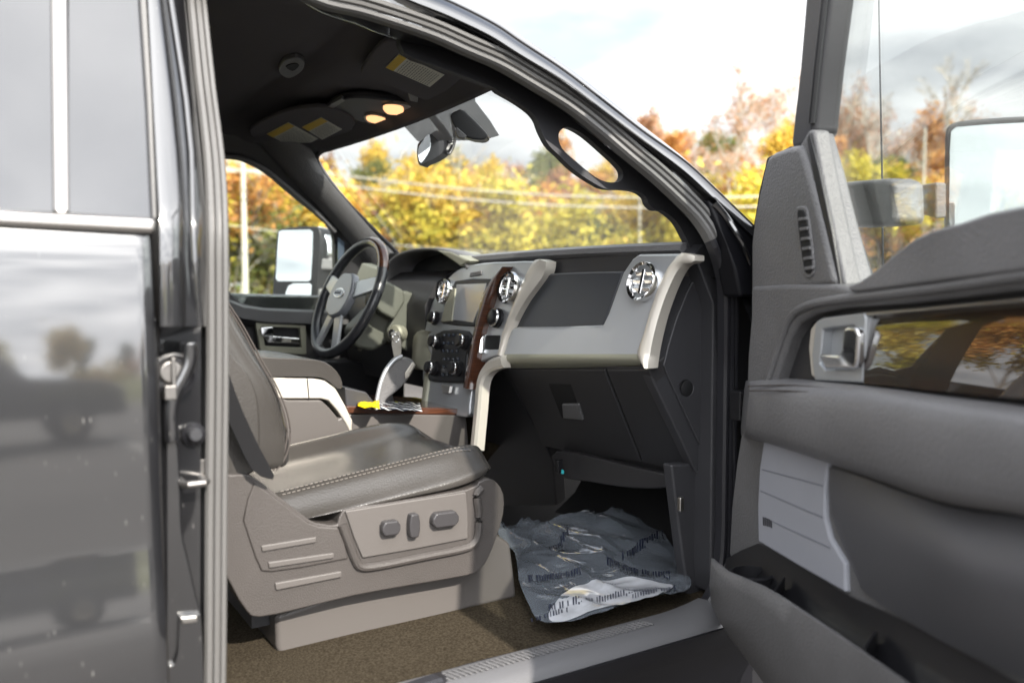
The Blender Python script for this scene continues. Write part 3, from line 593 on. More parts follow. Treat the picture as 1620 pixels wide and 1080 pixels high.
# side end cap with its access cover
ec = [(1100, 412), (1080, 424), (1062, 452), (1044, 500), (1031, 550), (1026, 584), (1048, 634), (1075, 690), (1098, 740), (1110, 756), (1117, 758), (1122, 740), (1128, 640), (1130, 520), (1127, 450), (1116, 415)]
cap = prism('end_cap', [GC(x, y) for x, y in cr2(ec, 2, True)], V((0, .03, 0)), M['dark'], DB, bevel=.006)
cov = [(1097, 443), (1086, 465), (1070, 505), (1058, 545), (1050, 578), (1062, 606), (1088, 662), (1116, 722), (1121, 690), (1123, 600), (1124, 500), (1122, 446)]
cv_ = annulus('access_cover', [GC(x, y, -.006) for x, y in cov], [GC(x, y, -.006) for x, y in [(1086 + 11 * cos(a), 614 + 12.5 * sin(a)) for a in [i * pi / 8 for i in range(16)]]], V((0, .008, 0)), M['dark'], cap, .003)
lathe('cover_hole', GC(1086, 614, -.004), (0, 1, 0), [(.0145, -.003), (.0165, -.002), (.0145, .0), (.012, .02), (.001, .02)], M['deep'], cap)
prism('cap_highlight', [GC(x, y, -.002) for x, y in [(1080, 421), (1098, 416), (1108, 437), (1074, 437)]], V((0, .01, 0)), M['taupe'], cap, bevel=.003)
# air vents
FN = V((-1, 0, .25)).normalized()
def vent(u, v, r, par, o=-.004):
    c = FX(u, v, o); m = MB(); m.lathe(c, FN, [(r * 1.04, -.01), (r * 1.08, .004), (r * 1.0, .011), (r * .86, .008), (r * .80, -.004), (r * .76, -.012)], 36)
    vt = m.obj('air_vent', M['chrome'], par)
    lathe('vent_throat', c - FN * .002, FN, [(r * .80, -.01), (r * .79, -.006)], M['deep'], vt)
    m = MB(); X = V((0, 1, 0)); Y = FN.cross(X).normalized()
    for k in (-1, 0, 1):
        cc = c + Y * k * r * .42; hw = r * .74 * math.sqrt(max(.05, 1 - (k * .5) ** 2)); Q = Matrix((X, Y, FN)).transposed()
        m.box(cc + FN * .002, (hw * 2, r * .22, .004), Q @ Matrix.Rotation(R(-28), 3, 'X'))
    m.box(c + FN * .005, (r * .22, r * 1.3, .004), Matrix((X, Y, FN)).transposed())
    m.obj('vent_vanes', M['chrome'], vt, bevel=.0015)
    return vt
vent(1018, 446, .041, DB)
# ---- centre stack
st = prism('centre_stack', [FX(x, y, .004) for x, y in cr2([(668, 560), (672, 520), (679, 492), (689, 466), (707, 441), (728, 424), (762, 416), (803, 414), (846, 413), (846, 420), (818, 470), (800, 524), (794, 562), (755, 575), (742, 640), (736, 660), (676, 640)], 2, True)], V((.06, 0, .0)), M['silver'], T, bevel=.010, seg=4)
prism('stack_top_badge', [FX(x, y, .000) for x, y in [(744, 431), (761, 428), (760, 435), (742, 438)]], V((.006, 0, 0)), M['dgrey'], st, bevel=.002)
sc0 = prism('screen_bezel', [FX(x, y, -.002) for x, y in cr2([(720, 444), (771, 441), (777, 446), (768, 470), (752, 512), (742, 516), (700, 512), (699, 502), (712, 470)], 2, True)], V((.02, 0, 0)), M['black'], st, bevel=.004)
prism('display_screen', [FX(x, y, -.004) for x, y in [(722, 450), (769, 448), (762, 475), (748, 510), (716, 506), (718, 480)]], V((.004, 0, 0)), M['screen'], sc0, bevel=.001)
prism('bezel_side', [FX(x, y, -.008) for x, y in [(716, 456), (720, 456), (714, 508), (697, 510), (704, 480)]], V((.01, 0, 0)), M['champ'], sc0, bevel=.003)
vent(704, 461, .036, st); vent(806, 455, .041, st)
def knob(u, v, r, par, nm='control_knob', mt='black', o=-.004, h=.02):
    c = FX(u, v, o); kb = lathe(nm, c, FN, [(r * 1.25, -.004), (r * 1.25, .002), (r * 1.02, .004), (r * .95, h * .9), (r * .8, h), (.001, h)], M[mt], par, ang=40)
    lathe('knob_ring', c, FN, [(r * 1.12, h * .45), (r * 1.14, h * .6), (r * 1.08, h * .72)], M['chrome'], kb)
knob(688, 503, .017, st); knob(786, 503, .021, st)
prism('storage_slot', [FX(x, y, .002) for x, y in [(768, 530), (791, 530), (788, 553), (764, 553)]], V((.01, 0, 0)), M['deep'], st, bevel=.003)
strip('slot_trim', [(762, 526), (760, 556)], [(766, 527), (763, 558)], -.004, (.01, 0, 0), M['chrome'], st, 3)
cl = prism('control_panel', [FX(x, y, -.006) for x, y in cr2([(700, 522), (738, 524), (746, 545), (738, 560), (735, 600), (728, 606), (684, 604), (676, 596), (682, 560), (684, 535)], 2, True)], V((.03, 0, 0)), M['black'], st, bevel=.008)
for (x, y, r) in ((692, 541, .017), (735, 541, .017), (686, 582, .017), (724, 583, .017)): knob(x, y, r, cl, o=-.01, h=.026)
m = MB(); rnd = random.Random(5)
for j in range(6):
    for i in range(4):
        x = 703 + i * 7.2 - j * 1.2 + (3 if j > 2 else 0); y = 530 + j * 12.5
        m.box(FX(x, y, -.009), (.006, .0075, .0085))
m.obj('push_buttons', mat('button_blue_black', (.03, .04, .06), .2, coat=.6), cl, bevel=.0015)
m = MB()
for j in range(6):
    for i in range(4):
        x = 703 + i * 7.2 - j * 1.2 + (3 if j > 2 else 0); y = 530 + j * 12.5
        if rnd.random() < .7: m.box(FX(x, y, -.0128), (.0006, .004, .0013))
m.obj('button_symbols', M['white'], cl)
strip('champagne_edge', [(668, 522), (655, 530), (652, 560), (652, 582), (668, 585)], [(682, 524), (676, 530), (676, 552), (680, 560), (676, 585)], .0, (.03, 0, 0), M['champ'], st, 10)
strip('lower_edge_trim', [(672, 590), (668, 640), (664, 680)], [(680, 590), (674, 640), (668, 682)], .0, (.03, 0, 0), M['champ'], st, 6)
strip('wood_strip', [(794, 424), (774, 446), (762, 470), (750, 520), (740, 572), (733, 612)], [(804, 422), (790, 444), (779, 470), (763, 524), (752, 576), (744, 616)], -.012, (.03, 0, 0), M['wood'], st)
prism('usb_socket', [FX(x, y, -.01) for x, y in [(697, 608), (712, 610), (710, 622), (700, 622)]], V((.01, 0, 0)), M['steel'], st, bevel=.002)
# arched leg joining stack to console
leg = MB(); pth = cr([FX(x, y, -.004) for x, y in [(800, 572), (778, 580), (765, 602), (760, 650), (754, 712)]], 6)
leg.sweep(pth, [(-.017, .014), (-.017, -.006), (-.009, -.014), (.008, -.014), (.015, -.008), (.015, .014)], V((1, 0, 0)))
leg.obj('arched_leg', M['cream'], st, ang=30)
prism('leg_side_panel', [GL(x, y, .03) for x, y in [(773, 594), (800, 584), (812, 610), (864, 706), (875, 730), (880, 800), (760, 800), (762, 650)]], V((.04, 0, .02)), M['dark'], st, bevel=.006)
# dark cavity liner behind the footwell, plus the teal tipped plug hanging there
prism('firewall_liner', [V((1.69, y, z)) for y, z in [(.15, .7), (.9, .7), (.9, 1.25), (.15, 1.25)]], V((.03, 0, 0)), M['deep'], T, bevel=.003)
hz_ = prism('heater_box', [PX(x, y, 1.34) for x, y in cr2([(880, 712), (1000, 738), (1060, 752), (1058, 770), (1000, 772), (930, 762), (886, 752)], 3, True)], V((.08, 0, 0)), M['ebony'], T, bevel=.015)
a = box('diagnostic_plug', PX(884, 737, 1.30), (.018, .018, .035), M['black'], T, bevel=.003)
box('plug_tip', PX(890, 746, 1.295), (.006, .008, .011), mat('teal_plastic', (.05, .55, .6), .3), a, bevel=.002)
# ---- instrument hood and cluster
hd = []
for o, s in ((0, 1.0), (.05, 1.03), (.12, 1.0), (.25, .9)):
    hd.append([FX(x, y, 0) + V((o, 0, (.006 if 0 < o < .1 else 0) - o * .1)) for x, y in cr2([(598, 470), (606, 436), (618, 412), (640, 399), (672, 394), (706, 398), (728, 408), (738, 424)], 5)])
hdo = loft('instrument_hood', hd, M['dpad'], T, ang=60, solid=.008)
prism('hood_side_edge', [FX(x, y, -.004) for x, y in [(688, 395), (712, 398), (742, 412), (728, 422), (716, 413)]], V((.10, 0, .0)), M['champ'], hdo, bevel=.006)
prism('instrument_binnacle', [FX(x, y, .10) for x, y in [(600, 400), (740, 400), (720, 520), (600, 520)]], V((.03, 0, 0)), M['deep'], T, bevel=.004)
cg = prism('gauge_cluster', [FX(x, y, .06) for x, y in cr2([(650, 440), (690, 434), (700, 450), (690, 490), (660, 500), (640, 470)], 3, True)], V((.03, 0, 0)), M['black'], T, bevel=.006)
for (x, y) in ((672, 457), (688, 448)):
    m = MB(); m.lathe(FX(x, y, .052), FN, [(.020, 0), (.022, .003), (.019, .003), (.018, 0)]); g_ = m.obj('gauge', M['steel'], cg)
    m = MB(); X = V((0, 1, 0)); Y = FN.cross(X).normalized()
    for k in range(16):
        a_ = k * pi * 2 / 16; m.box(FX(x, y, .050) + (X * cos(a_) + Y * sin(a_)) * .014, (.001, .0022, .0022))
    m.obj('dial_marks', M['gauge'], g_)
# driver-side dash body
loft('driver_dash', [[V((x, y, z)) for x, z in [(1.20, .98), (1.17, 1.10), (1.17, 1.24), (1.21, 1.31), (1.27, 1.345), (1.45, 1.36), (1.8, 1.34), (1.8, 1.0)]] for y in (1.18, 1.3, 1.5, 1.7, 1.86)], M['ebony'], T, caps=True, ang=40)
# ---- steering column and wheel
WC = PY(551, 470, 1.42); wn = V((-cos(R(24)), -.05, sin(R(24)))).normalized()
wx = V((0, 1, 0)); wx = (wx - wn * wx.dot(wn)).normalized(); wy = wn.cross(wx).normalized()
if wy.z < 0: wy = -wy
RW = .192
def WPt(a, r, h=0): return WC + (wx * cos(a) + wy * sin(a)) * r + wn * h
sw_ = empty.__class__ and None
m = MB(); ring = [WPt(2 * pi * k / 64, RW) for k in range(64)]
m.sweep(ring, [(cos(2 * pi * j / 12) * .0165, sin(2 * pi * j / 12) * .0165) for j in range(12)], wn, closed=True)
swh = m.obj('steering_wheel', mat('wheel_leather', (.035, .037, .042), .28, bump=.25, bscale=300, coat=.2, coatr=.2), T, ang=60)
for a0, a1 in ((95, 150),):
    m = MB(); m.sweep([WPt(R(a0 + (a1 - a0) * k / 16), RW) for k in range(17)], [(cos(2 * pi * j / 12) * .0172, sin(2 * pi * j / 12) * .0172) for j in range(12)], wn); m.obj('wood_rim_section', M['wood'], swh, ang=60)
hubp = [WPt(R(a), r, .005) for a, r in [(25, .075), (60, .078), (90, .07), (120, .078), (155, .075), (190, .08), (225, .085), (255, .08), (270, .08), (285, .08), (315, .085), (350, .08)]]
hub = prism('airbag_hub', cr(hubp, 3, True), wn * .028, M['hub'], swh, bevel=.008, seg=4)
for a, b in ((15, .03), (165, .03), (248, .022), (292, .022)):
    p, q = WPt(R(a), .06, .012), WPt(R(a), RW - .006, .0); t = (q - p).normalized(); s = wn.cross(t).normalized() * b
    prism('spoke', [p + s, q + s * .8, q - s * .8, p - s], wn * .012, M['silver'], swh, bevel=.004)
m = MB()
el = lambda rx, ry, h, n=28: [WC + wx * cos(2 * pi * k / n) * rx + wy * sin(2 * pi * k / n) * ry + wn * h for k in range(n)]
prism('oval_badge', el(.038, .017, .030), wn * .006, M['chrome'], hub, bevel=.002)
prism('badge_field', el(.034, .0138, .033), wn * .0038, mat('badge_blue', (.03, .06, .16), .2, coat=1), hub, bevel=.0005)
m = MB()
for k in range(4):
    p = WC + wx * (-.018 + k * .012) + wn * .0372; m.tube([p + wy * -.005, p + wx * .004 + wy * .006, p + wx * .008 - wy * .004], .0008, 5)
m.obj('badge_script', M['chrome'], hub)
colx = V((.94, .0, -.33)).normalized()
cM = Matrix((V((0, 1, 0)), V((0, 1, 0)).cross(colx), colx)).transposed()
cb0 = WC - wn * .05
c_ = prism('steering_column', [PY(x, y, 1.31) for x, y in cr2([(628, 466), (644, 460), (668, 472), (689, 489), (692, 505), (678, 552), (660, 562), (638, 552), (616, 542), (612, 522), (622, 500)], 2, True)], V((.03, .17, 0)), M['sage'], T, bevel=.014, seg=4)
prism('column_shroud', [PY(x, y, 1.27) for x, y in cr2([(592, 470), (600, 450), (612, 444), (640, 460), (641, 478), (624, 506), (602, 494), (592, 484)], 1, True)], V((.03, .15, 0)), M['sage'], c_, bevel=.010)
prism('lower_shroud', [PY(x, y, 1.34) for x, y in cr2([(556, 522), (590, 488), (624, 500), (616, 542), (590, 556), (562, 550)], 1, True)], V((.03, .15, 0)), M['sage'], c_, bevel=.014)
tube('column_stalk', [cb0 + V((.03, -.02, .0)), cb0 + V((.03, -.10, .045)), cb0 + V((.03, -.14, .06))], [.006, .009], M['sage'], c_, k=10)
tube('tilt_lever', [cb0 + V((.04, .06, -.10)), cb0 + V((.0, .02, -.15))], .007, M['champ'], c_)
IG = PY(625, 527, 1.28)
lathe('ignition_bezel', IG, V((-.85, -.5, .1)), [(.026, -.03), (.027, 0), (.022, .008), (.014, .008)], M['champ'], c_, ang=30)
# loose panel seen through the wheel rim
prism('driver_knee_panel', [PY(x, y, 1.66) for x, y in [(555, 455), (572, 415), (600, 425), (612, 470), (575, 462)]], V((.05, .04, 0)), M['sage'], T, bevel=.006)
# ---- ignition key with fob-less metal bow
K = empty('ignition_key', IG, 'shiny metal key hanging from the ignition beside the steering wheel', 'key', world=True)
kn = V((-.85, -.5, .1)).normalized()
m = MB(); a = IG + kn * .016
m.lathe(a - kn * .008, kn, [(.013, 0), (.0135, .004), (.012, .012), (.003, .013)], 20)
m.obj('key_head', M['chrome'], K, bevel=.001)
b = [PY(x, y, 1.24) for x, y in [(619, 526), (632, 524), (635, 545), (634, 566), (624, 568), (620, 548)]]
prism('key_tag', b, V((.003, .004, 0)), M['cream'], K, bevel=.001)
tube('key_ring', [PY(626 + 5 * cos(t), 535 + 6 * sin(t), 1.235) for t in [k * 2 * pi / 16 for k in range(16)]], .0012, M['chrome'], K, k=6, closed=True)

# ================================================================ CENTRE CONSOLE
def KY(u, v, o=0): return PY(u, v, .88 + o)
con = prism('centre_console', [KY(x, y) for x, y in cr2([(380, 600), (455, 632), (508, 632), (522, 645), (536, 662), (548, 655), (640, 654), (738, 655), (742, 700), (740, 790), (560, 790), (400, 790)], 1, True)], V((0, .30, 0)), M['taupes'], T, bevel=.006)
prism('console_box_trim', [KY(x, y, -.004) for x, y in [(380, 590), (455, 597), (496, 598), (514, 601), (530, 612), (546, 640), (558, 664), (557, 690), (546, 668), (534, 650), (520, 634), (508, 631), (455, 631), (380, 628)]], V((0, .30, 0)), M['cream'], con, bevel=.005)
tube('trim_seam', [KY(486, 598, -.005), KY(489, 631, -.005)], .0012, M['dark'], con)
prism('armrest_lid', [KY(x, y, -.010) for x, y in cr2([(380, 566), (440, 566), (490, 568), (515, 573), (533, 587), (542, 605), (540, 615), (532, 613), (515, 600), (494, 596), (440, 596), (380, 594)], 2, True)], V((0, .32, 0)), M['leather'], con, bevel=.014, seg=5)
wd = prism('console_wood_top', [KY(x, y, -.003) for x, y in [(548, 642), (640, 643), (735, 647), (738, 657), (640, 655), (550, 654)]], V((0, .30, 0)), M['wood'], con, bevel=.004)
prism('console_front_wall', [KY(x, y, .02) for x, y in [(545, 612), (580, 620), (600, 645), (548, 645)]], V((0, .2, 0)), M['dark'], con, bevel=.005)
# shifter
sb_ = PY(610, 640, .98)
gs = loft('gear_shifter', [[V((p.x, p.y, p.z)) + V((0, s * .018, 0)) for s in (-1, 1)] for p in []] or [[sb_ + V((-.02, -.02, -.02)), sb_ + V((.02, -.02, -.02)), sb_ + V((.02, .02, -.02)), sb_ + V((-.02, .02, -.02))], [sb_ + V((-.012, -.012, .05)), sb_ + V((.012, -.012, .05)), sb_ + V((.012, .012, .05)), sb_ + V((-.012, .012, .05))]], M['black'], con, cu=True, caps=True)
kb = prism('shifter_knob', [PY(x, y, .96) for x, y in cr2([(597, 632), (604, 604), (612, 585), (624, 569), (640, 566), (652, 572), (655, 580), (650, 592), (640, 606), (626, 620), (612, 630), (606, 640)], 3, True)], V((.02, .035, 0)), M['dgrey'], con, bevel=.010, seg=5)
m = MB(); m.tube(cr([PY(x, y, .955) for x, y in [(596, 633), (602, 606), (611, 585), (624, 569), (636, 563)]], 5), .0058, 10); m.obj('knob_chrome_edge', M['silver'], kb)
prism('knob_button', [PY(x, y, .952) for x, y in [(640, 590), (652, 572), (656, 578), (646, 596), (641, 600)]], V((.01, .012, 0)), M['cream'], kb, bevel=.003)

# striped sheet and yellow tag lying on the console
zt = KY(640, 643).z + .004
ps = MB(); a_, b_, c2_, d_ = PZ(546, 631, zt), PZ(664, 637, zt), PZ(668, 650, zt), PZ(552, 645, zt)
sh_ = mat('striped_plastic', (.5, .5, .5), .25, coat=.4); t = sh_.node_tree; wv = t.nodes.new('ShaderNodeTexWave'); wv.inputs['Scale'].default_value = 16; wv.inputs['Distortion'].default_value = 3; wv.inputs['Detail'].default_value = 2
r_ = t.nodes.new('ShaderNodeValToRGB'); r_.color_ramp.elements[0].position = .42; r_.color_ramp.elements[0].color = (.03, .04, .06, 1); r_.color_ramp.elements[1].position = .55; r_.color_ramp.elements[1].color = (.6, .6, .6, 1)
tc_ = t.nodes.new('ShaderNodeTexCoord'); t.links.new(tc_.outputs['Object'], wv.inputs[0]); t.links.new(wv.outputs[0], r_.inputs[0]); t.links.new(r_.outputs[0], t.nodes['Principled BSDF'].inputs['Base Color'])
rows = [[a_.lerp(b_, i / 24).lerp(d_.lerp(c2_, i / 24), j / 4) + V((0, 0, .0015 * sin(i * 1.3) + .001 * sin(i * 2.9 + j))) for i in range(25)] for j in range(5)]
o = loft('plastic_bag', rows, sh_, None, solid=.001); tag(o, 'crumpled clear and dark striped plastic on the wooden console top beneath the shifter', 'plastic bag')
rows = [[PZ(566 + 34 * i / 6, 634 + 2 * i / 6 + 11 * j / 4, zt + .010) + V((0, 0, .005 * abs(sin(i * .8 + j * .4)))) for i in range(7)] for j in range(5)]
o = loft('yellow_tag', rows, mat('yellow_paper', (.85, .62, .0), .5), None, solid=.0008); tag(o, 'bright yellow folded paper tag on the console near the shifter', 'paper tag')
# ================================================================ PASSENGER SEAT (leather, taupe plastic valance)
SY = .30
def SE(u, v, o=0): return PY(u, v, SY + o)
seat = loft('passenger_seat', [[V((x, y, z)) for y, z in [(SY + .09, ZF), (SY + .09, .83), (SY + .42, .83), (SY + .42, ZF)]] for x in (.42, .86)], M['dark'], T, cu=True, caps=True)
# riser
rz = [(436, 972), (438, 1030), (448, 1043), (560, 1018), (747, 963), (819, 946), (809, 860), (780, 840), (560, 930)]
prism('seat_riser', [SE(x, y, .05) for x, y in rz], V((0, .40, 0)), M['taupes'], seat, bevel=.012, seg=4)
# valance
va = [(352, 760), (366, 751), (392, 751), (412, 762), (450, 792), (490, 822), (508, 828), (534, 829), (543, 806), (600, 797), (739, 774), (758, 762), (776, 757), (788, 765), (797, 782), (797, 812), (786, 850), (772, 884), (760, 900), (740, 910), (660, 924), (560, 942), (470, 964), (410, 976), (390, 966), (366, 926), (350, 880)]
vl = prism('seat_side_cover', [SE(x, y, .0) for x, y in cr2(va, 2, True)], V((0, .05, 0)), M['taupe'], seat, bevel=.014, seg=5)
sp2 = [(403, 762), (450, 797), (488, 826), (506, 832), (536, 834), (546, 860), (552, 884), (480, 898), (430, 905), (414, 904), (404, 882), (385, 824), (392, 790)]
vp = prism('cover_panel', [SE(x, y, -.004) for x, y in cr2(sp2, 1, True)], V((0, .02, 0)), M['taupe'], seat, bevel=.004)
m = MB()
for (xa, ya, xb_, yb_) in ((413, 867, 501, 853), (424, 893, 529, 878)): m.prism([SE(xa, ya - 4, -.008), SE(xb_, yb_ - 4, -.008), SE(xb_, yb_ + 5, -.008), SE(xa + 2, ya + 6, -.008)], V((0, .02, 0)))
m.prism([SE(435, 922, -.005), SE(541, 903, -.005), SE(541, 913, -.005), SE(437, 934, -.005)], V((0, .02, 0)))
m.obj('raised_rib', M['taupes'], vl, bevel=.0025)
# switch recess, raised rim and switches
prism('switch_panel', [SE(x, y, .0015 - .006) for x, y in cr2([(546, 808), (640, 793), (738, 778), (741, 815), (741, 852), (660, 868), (574, 883), (560, 850)], 1, True)], V((0, .02, 0)), M['taupes'], vl, bevel=.003)
m = MB(); m.tube(cr([SE(x, y, -.002) for x, y in [(541, 829), (552, 858), (562, 884), (572, 896), (600, 894), (670, 880), (730, 868), (748, 860), (756, 845), (757, 810), (754, 782), (762, 772)]], 5), .0085, 10); m.obj('recess_rim', M['taupe'], vl)
def btn(x, y, wpx, hpx, lab):
    p = [(x + wpx * a, y + hpx * b - wpx * a * .13) for a, b in [(-.5, -.15), (-.36, -.5), (.36, -.5), (.5, -.15), (.5, .2), (.36, .5), (-.36, .5), (-.5, .2)]]
    prism('seat_switch', [SE(u, v, -.020) for u, v in p], V((0, .02, 0)), M['swm'], vl, bevel=.004, seg=4, label=lab)
M['swm'] = mat('switch_plastic', (.045, .043, .045), .3, bump=.1)
btn(620, 836, 29, 23, 'short square seat switch'); btn(657, 832, 17, 38, 'upright seat recline switch'); btn(706, 822, 42, 24, 'long horizontal seat switch')
# cushion: lofted closed sections along the seat, bolster at each side, soft nose
def sect(x, y0, y1, zb_, zt, bol, dip, n=26):
    P = []; W = y1 - y0; c = (y0 + y1) / 2
    for k in range(n * 2):
        a = 2 * pi * k / (n * 2); ca, sa = cos(a), sin(a)
        ex = .42
        yy_ = c + W / 2 * (abs(ca) ** ex) * (1 if ca > 0 else -1)
        s = abs(sa) ** .55 * (1 if sa > 0 else -1)
        u = abs(yy_ - c) / (W / 2)
        top = zt + bol * (math.exp(-((u - .74) / .16) ** 2)) - dip * math.exp(-((u - .46) / .05) ** 2) - .018 * max(0, u - .8) / .2
        zm = (zb_ + top) / 2; h = (top - zb_) / 2
        P.append(V((x, yy_, zm + h * s)))
    return P
pf = SE(764, 706, .03); pr = SE(470, 783, .03)
rows = []
xs_ = [.36, .40, .45, .50, .56, .62, .68, .74, .79, .83, .86, .885, .90, .908]
for x in xs_:
    t = (x - pr.x) / (pf.x - pr.x); zt = pr.z - .022 + (pf.z - pr.z) * t
    zbm = SE(503, 812).z + (SE(772, 765).z - SE(503, 812).z) * max(0, (x - SE(503, 812).x) / (SE(772, 765).x - SE(503, 812).x))
    e = max(0, (x - .80) / .108); e = min(e, 1); k = math.sqrt(max(0, 1 - e ** 2.6))
    zc = (zt + zbm) / 2 + .012 * e; h0 = (zt - zbm) / 2
    rows.append(sect(x, SY + .002 + .05 * (1 - k), SY + .50 - .05 * (1 - k), zc - h0 * max(k, .05) - .008, zc + h0 * max(k, .05), .030 * (1 - .5 * e), .016, 26))
cu_ = loft('seat_cushion', rows, M['leather'], seat, cu=True, caps=True, ang=80, sub=1)
# twin stitch lines along the bolster and the centre panel seam
def ctop(x, y):
    i = max(k for k in range(len(xs_)) if xs_[k] <= x); j = min(i + 1, len(xs_) - 1); f = 0 if i == j else (x - xs_[i]) / (xs_[j] - xs_[i])
    def zr(row):
        P = [p for p in row[:27]]
        for a, b in zip(P, P[1:]):
            if min(a.y, b.y) <= y <= max(a.y, b.y) and abs(a.y - b.y) > 1e-6: return a.z + (b.z - a.z) * (y - a.y) / (b.y - a.y)
        return P[0].z
    return zr(rows[i]) * (1 - f) + zr(rows[j]) * f
stitch = []
for dy in (.052, .062, .150, .158):
    m = MB(); stitch.append(m); x = .47
    while x < .86:
        m.tube([V((x, SY + dy, ctop(x, SY + dy) + .0008)), V((x + .006, SY + dy, ctop(x + .006, SY + dy) + .0008))], .0011, 5); x += .0092
# backrest
bl = [(.505, .955), (.508, 1.0), (.500, 1.04), (.485, 1.105), (.448, 1.166), (.408, 1.24), (.370, 1.33), (.335, 1.43), (.31, 1.52), (.30, 1.58)]
rows = []
for i, (x, z) in enumerate(cr([V((a, b, 0)) for a, b in bl], 3)[:-1] and [(p.x, p.y) for p in cr([V((a, b, 0)) for a, b in bl], 3)]):
    f = i / 27; e = max(0, (f - .8) / .2); e0 = max(0, (.12 - f) / .12)
    W = .235 * (1 - .35 * e ** 2) * (1 - .06 * e0); th = .17 * (1 - .5 * e) * (1 - .25 * e0); c = SY + .27; P = []
    n = 30
    for k in range(n):
        a = 2 * pi * k / n; ca, sa = cos(a), sin(a); y = c + W * (abs(ca) ** .5) * (1 if ca > 0 else -1)
        s = abs(sa) ** .65 * (1 if sa > 0 else -1); u = abs(y - c) / W
        front = x + .0 - (.035 * (1 - min(1, u / .6) ** 2)) - .006 * math.exp(-((u - .62) / .05) ** 2)
        xm = front - th / 2; P.append(V((xm + th / 2 * s, y, z - (xm - x) * .1)))
    rows.append(P)
bk = loft('backrest', rows, M['leather'], seat, cu=True, caps=True, ang=80, sub=1)
pth_ = mat('pale_thread', (.13, .115, .10), .6)
for m in stitch: m.obj('stitching', pth_, seat)
# piping seams and the inset side gusset
m = MB()
for off in (0, .012):
    m.tube(cr([PY(x - off * 420, y, SY + .055) for x, y in [(360, 478), (384, 515), (412, 566), (438, 612), (455, 655), (459, 690), (452, 722), (437, 744)]], 5), .0016, 6)
m.obj('stitched_seam', M['thread'], bk)
gs_ = prism('side_gusset', [PY(x, y, SY + .012) for x, y in cr2([(330, 500), (352, 530), (368, 560), (392, 590), (408, 630), (412, 680), (410, 725), (400, 748), (330, 748)], 3, True)], V((0, .05, 0)), M['leather'], bk, bevel=.012, seg=4)
prism('seat_belt', [PY(x, y, SY - .035) for x, y in cr2([(330, 470), (352, 545), (362, 590), (384, 650), (412, 710), (434, 752), (424, 757), (398, 742), (372, 690), (350, 640), (330, 600)], 2, True)], V((0, .004, 0)), M['belt'], T, bevel=.001)
prism('headrest', [V((x, SY + .14, z)) for x, z in [(.20, 1.60), (.28, 1.60), (.30, 1.66), (.27, 1.78), (.21, 1.78), (.18, 1.68)]], V((0, .27, 0)), M['leather'], seat, bevel=.03, seg=5)
# driver seat: the same parts, moved across the cabin
def ctree(o, par, dv):
    c = o.copy(); C.objects.link(c); c.parent = par; c.matrix_parent_inverse = o.matrix_parent_inverse.copy()
    if dv: c.location = dv
    for ch in [x for x in C.objects if x.parent == o]:
        if 'switch' in ch.name or 'rib' in ch.name: continue
        ctree(ch, c, None)
    return c
ds = ctree(seat, T, V((-.03, .92, 0))); ds.name = 'driver_seat'

# ================================================================ FAR DOOR
fd = annulus('driver_door', [FARA(x, y, -.02) for x, y in [(250, 150), (380, 165), (450, 215), (500, 270), (552, 345), (590, 420), (640, 520), (640, 760), (250, 760)]],
             [FARA(x, y, -.02) for x, y in cr2([(290, 246), (355, 247), (385, 254), (420, 272), (450, 297), (480, 322), (505, 342), (526, 366), (529, 400), (527, 480), (500, 492), (460, 491), (419, 488), (390, 482), (371, 471), (355, 455), (300, 440)], 2, True)], V((0, .03, 0)), M['ebony'], T, .004)
prism('window_glass', [FARA(x, y, -.035) for x, y in [(290, 240), (385, 245), (450, 285), (535, 366), (532, 495), (290, 495)]], V((0, .004, 0)), M['glass'], fd, bevel=0)
prism('quarter_glass', [FARA(x, y, -.015) for x, y in [(534, 375), (545, 384), (542, 425), (533, 440)]], V((0, -.004, 0)), mat('quarter_pane', (.10, .13, .17), .1, coat=1), fd, bevel=.001)
tube('window_seal', cr([FARA(x, y, .0) for x, y in [(345, 247), (385, 252), (420, 269), (450, 293), (480, 318), (508, 343), (530, 366)]], 4), .008, M['dgrey'], fd)
loft('door_sill_pad', [[SF(x, y, .0), SF(x, y + 4, .05), SF(x, y + 22, .06), SF(x, y + 32, .03)] for x, y in [(330, 470), (360, 472), (385, 482), (420, 487), (520, 491), (600, 491)]], M['ebony'], fd, ang=50)
hb = annulus('handle_bezel', [PY(x, y, YF - .05) for x, y in [(404, 508), (484, 512), (485, 560), (478, 561), (412, 556)]], [PY(x, y, YF - .05) for x, y in [(414, 516), (474, 519), (477, 550), (420, 547)]], V((0, .02, 0)), M['champ'], fd, .003)
prism('handle_pocket', [PY(x, y, YF - .035) for x, y in [(410, 512), (480, 515), (481, 556), (416, 552)]], V((0, .01, 0)), M['deep'], hb, bevel=.001)
prism('door_handle', [PY(x, y, YF - .06) for x, y in [(416, 530), (474, 535), (474, 543), (424, 542)]], V((0, .012, 0)), M['chrome'], fd, bevel=.003)
prism('lock_lever', [PY(x, y, YF - .065) for x, y in [(412, 518), (432, 517), (434, 530), (414, 531)]], V((0, .012, 0)), M['chrome'], fd, bevel=.003)
prism('door_armrest', [PY(x, y, YF - .13) for x, y in [(400, 566), (560, 570), (640, 585), (640, 640), (400, 640)]], V((0, .12, 0)), M['black'], fd, bevel=.015)

